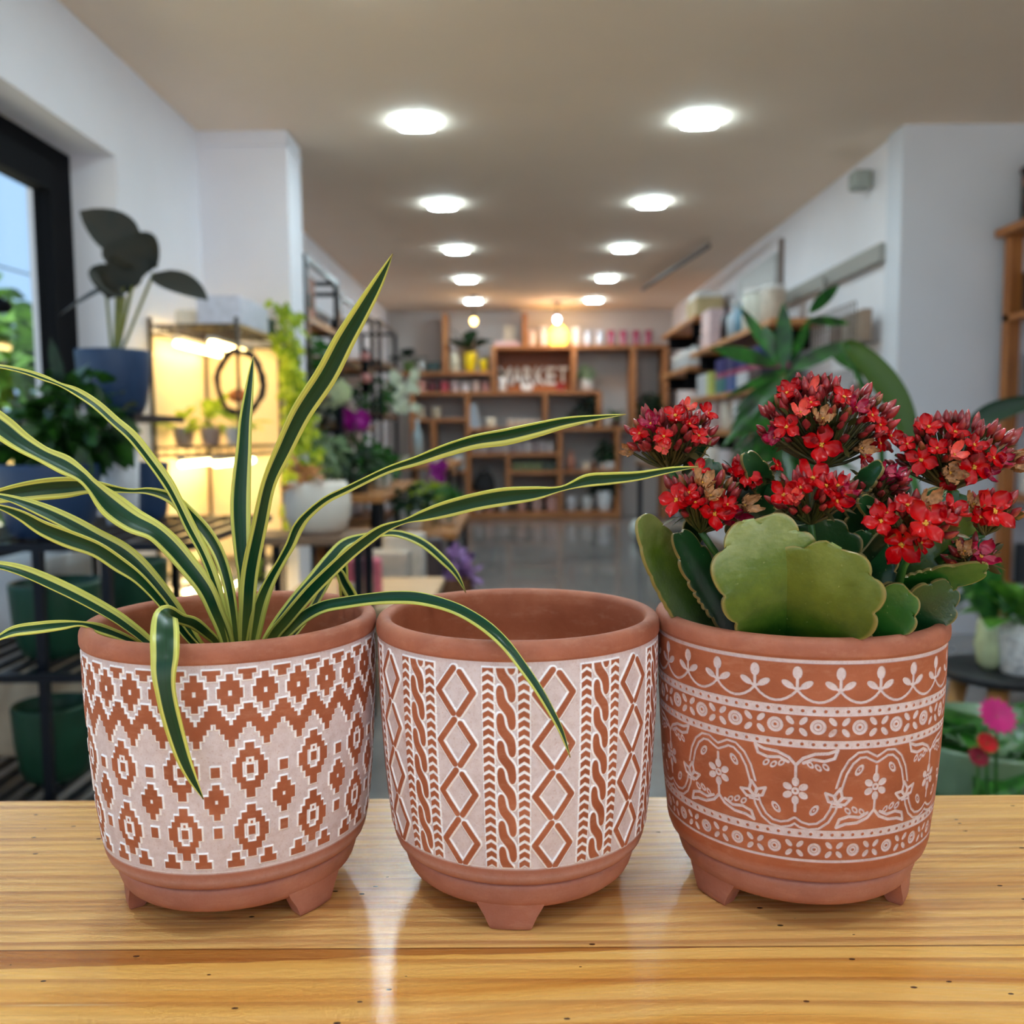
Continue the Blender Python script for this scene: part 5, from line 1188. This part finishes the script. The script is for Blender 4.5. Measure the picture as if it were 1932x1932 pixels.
# white round planter with a bronze plant on a low stand
q = P(600, 965, 3.3); rp = .115
ws = thing('plant_stand', 'low dark stand under the big round white planter', 'stand', (q.x, 3.3, 0)); zt_ = P(600, 1006, 3.3).z
MB().box((-.22, -.13, zt_-.03), (.2, .13, zt_), .004).build('stand_top', woodmat('stand_top', (110, 84, 66), (150, 120, 96), 0), ws, None, False)
for x in (-.18, .16):
    for y in (-.11, .11): MB().box((x-.015, y-.015, 0), (x+.015, y+.015, zt_-.03)).build('leg', blackm, ws, None, False)
pw_ = thing('potted_plant', 'big round white planter with a bronze leafy plant beside the lit rack', 'potted plant', (q.x, 3.3, zt_))
MB().lathe([(0, 0), (.075, 0), (.10, .02), (.116, .07), (.118, .12), (.11, .165), (.10, .185), (.094, .185), (.098, .16), (0, .15)], n=36, cap=False).build('pot', plain((236, 228, 216), .5, vary=.03), pw_)
MB().plant((-.03, 0, .16), 16, .15, .05, 91, (10, 70), .4, .6, azr=(60, 330)).build('foliage', leafmat((150, 90, 50), (206, 150, 90), .5, .4), pw_)
q = P(560, 1030, 3.1)
potted('potted_plant', 'small lime plant at the foot of the lit rack', (-.86, 2.98, .5), .05, .07, CRM, lambda m, h: m.plant((0, 0, h), 8, .1, .05, 92, (10, 80)), G_lime)
st_ = thing('side_table', 'small cream table at the foot of the lit rack', 'table', (-.86, 2.99, 0)); MB().box((-.0, -.13, .46), (.16, .13, .5), .004).build('tabletop', CRM, st_, None, False)
for x in (.03, .12): MB().box((x-.015, -.015, 0), (x+.015, .015, .46)).build('leg', WHT, st_, None, False)

# ------------------------------------------------------------ black stand by the window with blue and green pots
BLU = plain((28, 56, 92), .5, vary=.06, name='blue_glaze'); DGR = plain((20, 70, 48), .45, vary=.06, name='green_glaze')
def bandz(px, py, Y): return P(px, py, Y).z
sy0, sy1 = 2.25, 3.0
za_ = bandz(150, 1020, 2.3); zb2 = bandz(100, 1250, 2.3); zc2 = bandz(100, 1492, 2.3)
pst = thing('plant_stand', 'black metal tiered stand with blue and green pots in front of the window', 'stand', (-1.45, sy0, 0))
x0_ = P(68, 1100, sy0).x; x1_ = P(258, 1100, sy0).x; xo = -1.45
zt1 = P(220, 784, 2.75).z
for x, y, zt3 in ((x0_-.28, sy0, zc2+.2), (P(72, 1050, sy0).x, sy0, za_), (P(200, 1050, sy0).x, sy0, za_), (x0_-.2, sy1, zt1), (P(230, 1050, sy1).x, sy1, zt1), (P(330, 1050, sy1).x, sy1, za_)):
    MB().box((x-xo-.011, y-sy0-.011, 0), (x-xo+.011, y-sy0+.011, zt3)).build('post', blackm, pst, None, False)
def shelf_(x0, x1, y0, y1, z, nm='tier'):
    mb = MB(); 
    mb.obox((x0-xo, y0-sy0, z), (x1-xo, y0-sy0, z), .02, .02); mb.obox((x0-xo, y1-sy0, z), (x1-xo, y1-sy0, z), .02, .02)
    mb.obox((x0-xo, y0-sy0, z), (x0-xo, y1-sy0, z), .02, .02); mb.obox((x1-xo, y0-sy0, z), (x1-xo, y1-sy0, z), .02, .02)
    n = 9
    for k in range(1, n): x = x0+(x1-x0)*k/n; mb.box((x-xo-.008, y0-sy0, z-.008), (x-xo+.008, y1-sy0, z+.008))
    mb.build(nm, blackm, pst, None, False)
xl, xr_ = -1.5, P(270, 1200, 2.3).x
shelf_(xl, xr_, sy0-.06, sy1, zb2-.01); shelf_(xl, xr_, sy0-.06, sy1, zc2-.01); shelf_(xl, xr_+.14, sy0, sy1, za_-.01); shelf_(xl, P(285, 784, 2.75).x, 2.6, sy1, zt1-.01)
def bowl(name, label, px, pyt, pyb, wpx, Y, mat, group, zbase):
    p = P(px, pyb, Y); k = p.y/F; r = wpx*k/2; h = (P(px, pyt+wpx*.05, Y).z-zbase); t = thing(name, label, 'plant pot', (p.x, Y, zbase), group)
    MB().lathe([(0, 0), (r*.62, 0), (r*.74, h*.03), (r*.86, h*.2), (r*.95, h*.5), (r, h*.96), (r*.985, h), (r*.93, h), (r*.9, h*.8), (r*.7, h*.1), (0, h*.08)], n=40, cap=False).build('body', mat, t); return t, r, h
zsa = zt1; t_b1, r_, h_ = bowl('blue_pot', 'highest dark blue pot, below the large dark leaves by the window', 218, 655, 784, 132, 2.75, BLU, 'blue pots', zt1)
fl = MB().plant((0, 0, h_*.7), 5, .30, .17, 101, (35, 82), .75, .35, azr=(20, 340), sr_=.004)
def bigleaf(mb, base, tip0, tip1, w, up=(0, 0, 1), sg=.02):
    a, b, c = V(base), V(tip0), V(tip1); mb.tube([a, (a+b)/2+V((0, 0, .01)), b], .005, 6, False); t = c-b
    sd = t.cross(V(up)); mb.leaf(b, t, sd, t.length, w, .12, .15, 7, .8, .0)
al = thing('alocasia', 'large dark leaved plant on long pale stalks, standing in the highest blue pot', 'potted plant', (t_b1.location.x, 2.75, zt1+.03))
mbp = MB(); ms = MB(); og = V(al.location)
for (ax, ay, aY), (bx_, by_, bY), w, upv in (((262, 470, 2.8), (150, 392, 2.72), .13, (0, -1, .4)), ((225, 455, 2.75), (296, 500, 2.7), .15, (.3, -1, .5)), ((235, 520, 2.7), (262, 440, 2.72), .16, (0, -1, .1)), ((235, 560, 2.7), (165, 510, 2.65), .12, (0, -.6, 1)), ((290, 515, 2.72), (392, 560, 2.66), .11, (0, -.6, 1)), ((250, 540, 2.68), (230, 480, 2.7), .14, (0, -1, 0)), ((200, 545, 2.8), (110, 590, 2.85), .10, (0, -.6, 1)), ((230, 500, 2.8), (205, 560, 2.75), .16, (0, -1, .1))):
    A = P(ax, ay, aY)-og; B = P(bx_, by_, bY)-og; sd = (B-A).cross(V(upv)); mbp.leaf(A, B-A, sd, (B-A).length, w, .05, .15, 8, .75)
    ms.tube([V((0, 0, .1)), A*.5+V((0, 0, .05)), A], .0045, 6, False)
mbp.build('foliage', leafmat((8, 20, 12), (34, 30, 12), .6, .08, 14), al); ms.build('stem', leafmat((110, 120, 50), (150, 150, 80), .4, .2), al)
MB().lathe([(0, -.012), (r_*.66, -.012), (r_*.8, h_*.4), (r_*.84, h_*.6), (0, h_*.64)], n=24, cap=False).build('soil', soil, al)
for px, pyt, pyb, w, Y, mt, lb, g_, zb3 in ((98, 866, 1014, 182, 2.4, BLU, 'wide dark blue pot under the trailing green plant at the left edge', 'blue pots', za_), (290, 868, 1010, 64, 2.85, BLU, 'narrow dark blue pot beside the white pot on the black stand', 'blue pots', za_),
    (112, 1088, 1242, 164, 2.4, DGR, 'green pot on the middle tier of the black stand', 'green pots', zb2), (108, 1318, 1486, 148, 2.4, DGR, 'green pot on the bottom tier of the black stand', 'green pots', zc2), (262, 1050, 1235, 120, 2.85, DGR, 'green pot behind the post on the middle tier', 'green pots', zb2)):
    bowl('blue_pot' if mt is BLU else 'green_pot', lb, px, pyt, pyb, w, Y, mt, g_, zb3)
q = P(222, 880, 2.7)
jarg('white_pot', 'white pot behind the wide blue pot on the black stand', 'plant pot', (q.x, 2.72, za_), .055, P(222, 826, 2.72).z-za_, plain((206, 206, 212), .5), shape='cup')
q = P(140, 850, 2.45); tp = thing('trailing_plant', 'bushy green trailing plant growing in the wide blue pot by the window', 'potted plant', (P(98, 1000, 2.4).x, 2.4, za_+.02))
og = V(tp.location); c0 = P(140, 790, 2.45)-og
MB().bush(c0, .13, .13, .11, 150, .075, .055, 111, .1).bush(P(100, 830, 2.45)-og, .1, .1, .06, 60, .075, .055, 112, .1).build('foliage', leafmat((10, 40, 18), (52, 100, 30), .4, .2, 20), tp)
MB().tube([(0, 0, .0), c0*.6, c0], .01, 6).build('stem', G_mid, tp)
mb = MB(); mb.leaf(P(118, 745, 2.4)-og, P(98, 655, 2.38)-P(118, 745, 2.4), V((1, 0, .1)), .14, .035, -.05, .1, 7); mb.build('tall_leaf', G_deep, tp)
mr = thing('round_mirror', 'small dark round fitting on the window frame', 'fitting', P(100, 588, 3.2)); MB().lathe([(0, 0), (.03, .0), (.045, .02), (.03, .04), (0, .04)], n=20, cap=False).build('disc', black, mr)
q2 = P(100, 588, 3.2); mr.location = (-1.755, q2.y, q2.z); MB().obox((0, 0, .0), (-.0, .0, .05), .02, .02).build('bracket', black, mr, None, False)
boxy('light_carton', 'white goods behind the black stand at the left edge, low down', 'box', (-1.42, 2.75, zb2+.0), .16, .3, .22, WHT)
boxy('light_carton', 'cream box on the bottom tier of the black stand, by the window', 'box', (-1.42, 2.75, zc2+.0), .16, .4, .25, CRM)
# ------------------------------------------------------------ right side: wooden bookcase, plants, stool
bk = thing('wooden_bookcase', 'honey coloured wooden bookcase at the right edge against the grey wall', 'bookcase', (2.42, 4.22, 0))
hy = woodmat('honey_wood', (132, 74, 30), (178, 112, 52), 2, .45); bt = CAM.z+.975
for x in (0, 1.1): 
    for y in (0, .40): MB().box((x, y, 0), (x+.06, y+.06, bt-.04)).build('post', hy, bk, None, False)
for z in (bt-.42, bt-.86, bt-1.3, bt-1.75): MB().box((.0, 0, z-.03), (1.16, .46, z)).build('shelf_board', hy, bk, None, False)
MB().box((-.045, -.03, bt-.04), (1.2, .475, bt), .004).build('top_board', hy, bk, None, False)
fb_ = N('floral_print'); vo = fb_.n('ShaderNodeTexVoronoi'); vo.inputs['Scale'].default_value = 24; fb_.l(fb_.obj(), vo.inputs['Vector'])
sc_ = fb_.n('ShaderNodeSeparateColor'); fb_.l(vo.outputs['Color'], sc_.inputs[0])
fb_.l(fb_.ramp(sc_.outputs[0], [(.0, sr((16, 22, 24))), (.45, sr((20, 50, 40))), (.6, sr((150, 40, 56))), (.72, sr((196, 180, 130))), (.8, sr((16, 22, 24)))]), fb_.b.inputs['Base Color'])
fbx = thing('floral_box', 'dark box printed with flowers on top of the bookcase', 'box', (2.50, 4.40, bt))
MB().box((0, 0, 0), (.34, .3, .27), .004).build('box_body', fb_.m, fbx, None, False); MB().box((-.006, -.006, .27), (.346, .306, .30), .004).build('lid', fb_.m, fbx, None, False)
for k, (x, z, c, w, h) in enumerate(((2.32, bt-.42, (60, 44, 40), .08, .2), (2.42, bt-.42, (200, 196, 180), .07, .16), (2.34, bt-.86, (110, 150, 170), .05, .24), (2.41, bt-.86, (180, 70, 60), .04, .22), (2.34, bt-1.3, (214, 214, 216), .07, .16), (2.36, bt-1.75, (40, 50, 60), .12, .2))):
    boxy(('jar_box', 'candle_box', 'book', 'book', 'white_carton', 'dark_carton')[k], ('dark box at the left end of the top bookcase shelf', 'cream box beside the dark one on the top bookcase shelf', 'blue book on the second bookcase shelf', 'red book on the second bookcase shelf', 'white box on the third bookcase shelf', 'dark box on the lowest bookcase shelf')[k], 'book' if k in (2, 3) else 'box', (x+.2, 4.56, z), w, .14, h, plain(c, .5))
# the big dracaena behind the flowers
q = P(1480, 760, 3.0); bp = thing('potted_dracaena', 'large broad leaved plant rising behind the red flowers', 'potted plant', (q.x, 3.0, 0))
gpot(bp, .16, .32, plain((190, 186, 180), .5), 'pot'); og = V(bp.location)
top = P(1475, 700, 3.0)-og
MB().tube([(0, 0, .25), (.01, 0, .6), top], [.022, .02, .012], 8).build('stem', leafmat((70, 90, 40), (110, 120, 60), .5, 0), bp)
mb = MB(); 
for (ax, ay), (bx_, by_), w, dy in (((1478, 700), (1478, 562), .055, .0), ((1492, 690), (1530, 590), .03, -.05), ((1526, 592), (1583, 532), .04, -.1), ((1520, 606), (1604, 603), .035, .1), ((1470, 690), (1395, 568), .04, .1), ((1468, 690), (1338, 646), .05, -.1), ((1490, 700), (1605, 636), .05, 0), ((1480, 690), (1440, 606), .04, .1), ((1560, 660), (1640, 700), .05, 0)):
    A = P(ax, ay, 3.0)-og; B = P(bx_, by_, 3.0+dy)-og; mb.leaf(A, B-A, (B-A).cross(V((0, -1, .2))), (B-A).length, w, .06, .15, 7, .9)
R = random.Random(5)
for k in range(80):
    z = R.random(); ax, ay = 1480+R.uniform(-25, 25), 690+z*170; an = R.choice((-1, 1))*R.uniform(.2, 1.25); l = R.uniform(85, 150)*(1-.12*z)
    A = P(ax, ay, 3.0)-og; B = P(ax+l*math.sin(an), ay+l*math.cos(an)*.95+8, 3.0+R.uniform(-.14, .14))-og
    mb.leaf(A, B-A, (B-A).cross(V((R.uniform(-.4, .4), -1, .3))), (B-A).length, R.uniform(.024, .044), .05, .2, 5, .9)
mb.build('foliage', leafmat((8, 44, 18), (46, 110, 36), .28, .15, 18), bp)
# the plant with long drooping leaf and a second leaf at the right
q = P(1720, 1000, 2.0); dp = thing('potted_banana_plant', 'plant with two long arching leaves in front of the grey wall', 'potted plant', (q.x, 2.0, 0)); og = V(dp.location)
gpot(dp, .12, .3, plain((70, 74, 72), .5), 'pot')
def arch(mb, pts, w, Y, n=24):
    pts = [(a, b, Y) for a, b in pts]; rows = [P(*cat(pts, (len(pts)-1)*k/n))-og for k in range(n+1)]; vs = []
    for k, p in enumerate(rows):
        t = (rows[min(k+1, n)]-rows[max(k-1, 0)]).normalized(); sd = t.cross(V((0, -1, .1))).normalized(); h = w/2*math.sin(math.pi*min(1, (k/n)**.8))**.7 if 0 < k < n else .001
        vs += [p-sd*h+V((0, -.01, 0)), p, p+sd*h+V((0, -.01, 0))]
    mb.add(vs, [(k*3+j, k*3+j+1, k*3+j+4, k*3+j+3) for k in range(n) for j in (0, 1)])
m1 = MB(); arch(m1, [(1590, 645), (1640, 690), (1685, 750), (1712, 820), (1722, 880)], .062, 2.0); m1.build('leaf', leafmat((44, 74, 14), (66, 100, 24), .4, .2, 6), dp)
m2 = MB(); arch(m2, [(1960, 755), (1900, 768), (1850, 790), (1818, 830), (1812, 870)], .045, 2.0); m2.build('leaf', leafmat((12, 46, 28), (24, 64, 38), .4, .15, 6), dp)
MB().tube([(0, 0, .25), P(1740, 980, 2.0)-og, P(1716, 870, 2.0)-og], .009, 7).tube([(0, 0, .25), P(1770, 960, 2.0)-og, P(1812, 866, 2.0)-og], .009, 7).tube([(0, 0, .25), P(1660, 800, 2.03)-og, P(1592, 647, 2.0)-og], .007, 7).build('stem', G_mid, dp)
# stool with the stone pot
q = PZ(1915, 1292, .60); zs_ = .377; sxx, syy = 1.385, 2.62
sl = thing('stool', 'round black topped stool with wooden legs at the right edge', 'stool', (sxx, syy, 0))
MB().lathe([(0, zs_-.03), (.155, zs_-.03), (.165, zs_-.02), (.165, zs_-.005), (.155, zs_), (0, zs_)], n=48, cap=False).build('seat', plain((28, 29, 32), .5), sl)
for a in (40, 130, 220, 310):
    a = math.radians(a+20); MB().tube([(.10*math.cos(a), .10*math.sin(a), zs_-.03), (.15*math.cos(a), .15*math.sin(a), 0)], [.026, .019], 10).build('leg', woodmat('stool_leg', (160, 104, 50), (206, 150, 84), 2) if a < 1.2 else bpy.data.materials['stool_leg'], sl)
stone = N('chipped_stone'); vo = stone.n('ShaderNodeTexVoronoi'); vo.inputs['Scale'].default_value = 60; stone.l(stone.obj(), vo.inputs['Vector'])
stone.l(stone.ramp(vo.outputs['Distance'], [(0, sr((176, 176, 178))), (.7, sr((226, 226, 226)))]), stone.b.inputs['Base Color']); stone.bump(vo.outputs['Distance'], .8, .006); stone.b.inputs['Roughness'].default_value = .7
q = P(1927, 1282, 2.55); q.z = zs_
potted('potted_plant', 'grey chipped stone pot with green leaves on the black stool', (q.x, 2.55, zs_), .066, .145, stone.m, lambda m, h: m.plant((0, 0, h), 18, .17, .09, 121, (10, 85), .4, .4), leafmat((50, 110, 30), (110, 170, 60), .4, .35), None, .82)
q = P(1866, 1262, 2.6); 
va = thing('glass_vase', 'pale green glass vase behind the stone pot on the stool', 'vase', (q.x, 2.60, zs_)); MB().lathe([(0, 0), (.022, 0), (.034, .02), (.042, .07), (.036, .12), (.03, .15), (.027, .15), (.03, .12), (0, .02)], n=28, cap=False).build('body', plain((196, 206, 160), .2, coat=.5), va)
va2 = thing('cut_foliage', 'leafy green stems standing in the pale green vase', 'plant', (q.x, 2.6, zs_+.03)); MB().plant((0, 0, .0), 9, .26, .07, 122, (45, 88), .5, .3).build('foliage', G_mid, va2)
# dark big leaves mid right, and things on the floor behind
q = P(1820, 1120, 1.9); pt_ = thing('potted_philodendron', 'dark green leafy plant between the right pot and the stool', 'potted plant', (1.34, 3.2, 0)); og = V(pt_.location); gpot(pt_, .12, .35, plain((150, 150, 154), .5), 'pot')
MB().plant((0, 0, .3), 15, .66, .16, 123, (35, 80), .5, .5, sr_=.004, azr=(0, 360)).build('foliage', leafmat((8, 50, 36), (20, 84, 50), .35, .2), pt_)
# greenery near the floor at the lower right
q = P(1860, 1500, 1.75); lo_ = thing('low_stand', 'dark low plant stand at the lower right behind the counter', 'stand', (.92, 1.75, 0)); MB().box((-.3, -.25, .27), (.35, .25, .30), .004).build('stand_top', blackm, lo_, None, False)
for x in (-.27, .32):
    for y in (-.22, .22): MB().box((x-.012, y-.012, 0), (x+.012, y+.012, .27)).build('leg', blackm, lo_, None, False)
GT = plain((110, 140, 110), .25, vary=.1, coat=.4)
potted('potted_anthurium', 'leafy plant with red flowers in a pale green bowl at the lower right', (.90, 1.72, .30), .18, .19, GT, lambda m, h: m.plant((0, 0, h-.04), 24, .2, .1, 131, (-5, 55), .5, .5).plant((.0, 0, h-.02), 18, .24, .1, 132, (-12, 15), .4, .8), leafmat((14, 70, 20), (60, 130, 40), .3, .25))
potted('potted_plant', 'second leafy plant at the lower right corner beside the pale green bowl', (1.19, 1.86, .30), .08, .12, plain((60, 66, 60), .5), lambda m, h: m.plant((0, 0, h), 20, .16, .07, 133, (5, 60), .5, .5), G_mid)
for px, py, c, lb, r in ((1880, 1352, (196, 30, 120), 'magenta gerbera flower below the stool', .035), (1862, 1402, (206, 24, 34), 'red flower among the leaves at the lower right', .02), (1845, 1428, (130, 14, 44), 'dark red flower under the red one at the lower right', .02)):
    p = P(px, py, 1.5); t = thing('cut_flower', lb, 'flower', p); mb = MB()
    for k in range(16): a = k*math.pi/8; mb.leaf((0, 0, 0), (math.cos(a), math.sin(a), .25), (-math.sin(a), math.cos(a), 0), r, r*.4, .1, .1, 3)
    pt2 = mb.build('petals', plain(c, .5, vary=.15), t); pt2.rotation_euler = (.9, 0, .1); MB().tube([(0, 0, 0), (.02, .03, -.15), (.01, .05, .19-p.z+.1)], .003, 5).build('stem', G_mid, t)
# white globe on the floor and a dark table on the right of the aisle
q = PZ(1208, 1018, 0); rg2 = 20*q.y/F
solo(MB().sph((0, 0, rg2), rg2, n=28, m_=16), 'garden_globe', 'white globe standing on the floor at the end of the aisle', 'globe', plain((226, 238, 236), .35, coat=.3), (q.x, q.y, 0), None, True)
table('display_table', 'dark table on the right side of the aisle behind the flowers', 1.05, 1.5, 5.4, 8.2, .80, woodmat('dark_top', (90, 66, 50), (140, 104, 76), 1))
for k in range(7):
    y = 5.6+.38*k; m_ = [(210, 200, 190), (70, 50, 44), (196, 196, 200), (40, 44, 50), (190, 140, 120), (220, 216, 206), (60, 66, 60)][k]
    jarg('storage_jar', 'jar on the dark table right of the aisle, %s from the near end, %s' % (('first', 'second', 'third', 'fourth', 'fifth', 'sixth', 'seventh')[k], ('cream', 'dark brown', 'white', 'black', 'terracotta', 'ivory', 'dark grey')[k]), 'jar', (1.16+.08*(k % 2), y, .80), .06, .16+.03*(k % 3), plain(m_, .4), None, 'jars on the dark aisle table')
for k in range(4):
    y = 5.7+.6*k; boxy('storage_basket', 'basket on the floor under the dark aisle table, %s from the near end' % ('first', 'second', 'third', 'fourth')[k], 'basket', (1.25, y, 0), .3, .4, .3, plain([(60, 46, 40), (176, 150, 130), (50, 52, 56), (190, 176, 160)][k], .7, vary=.3), 'baskets under the dark table')
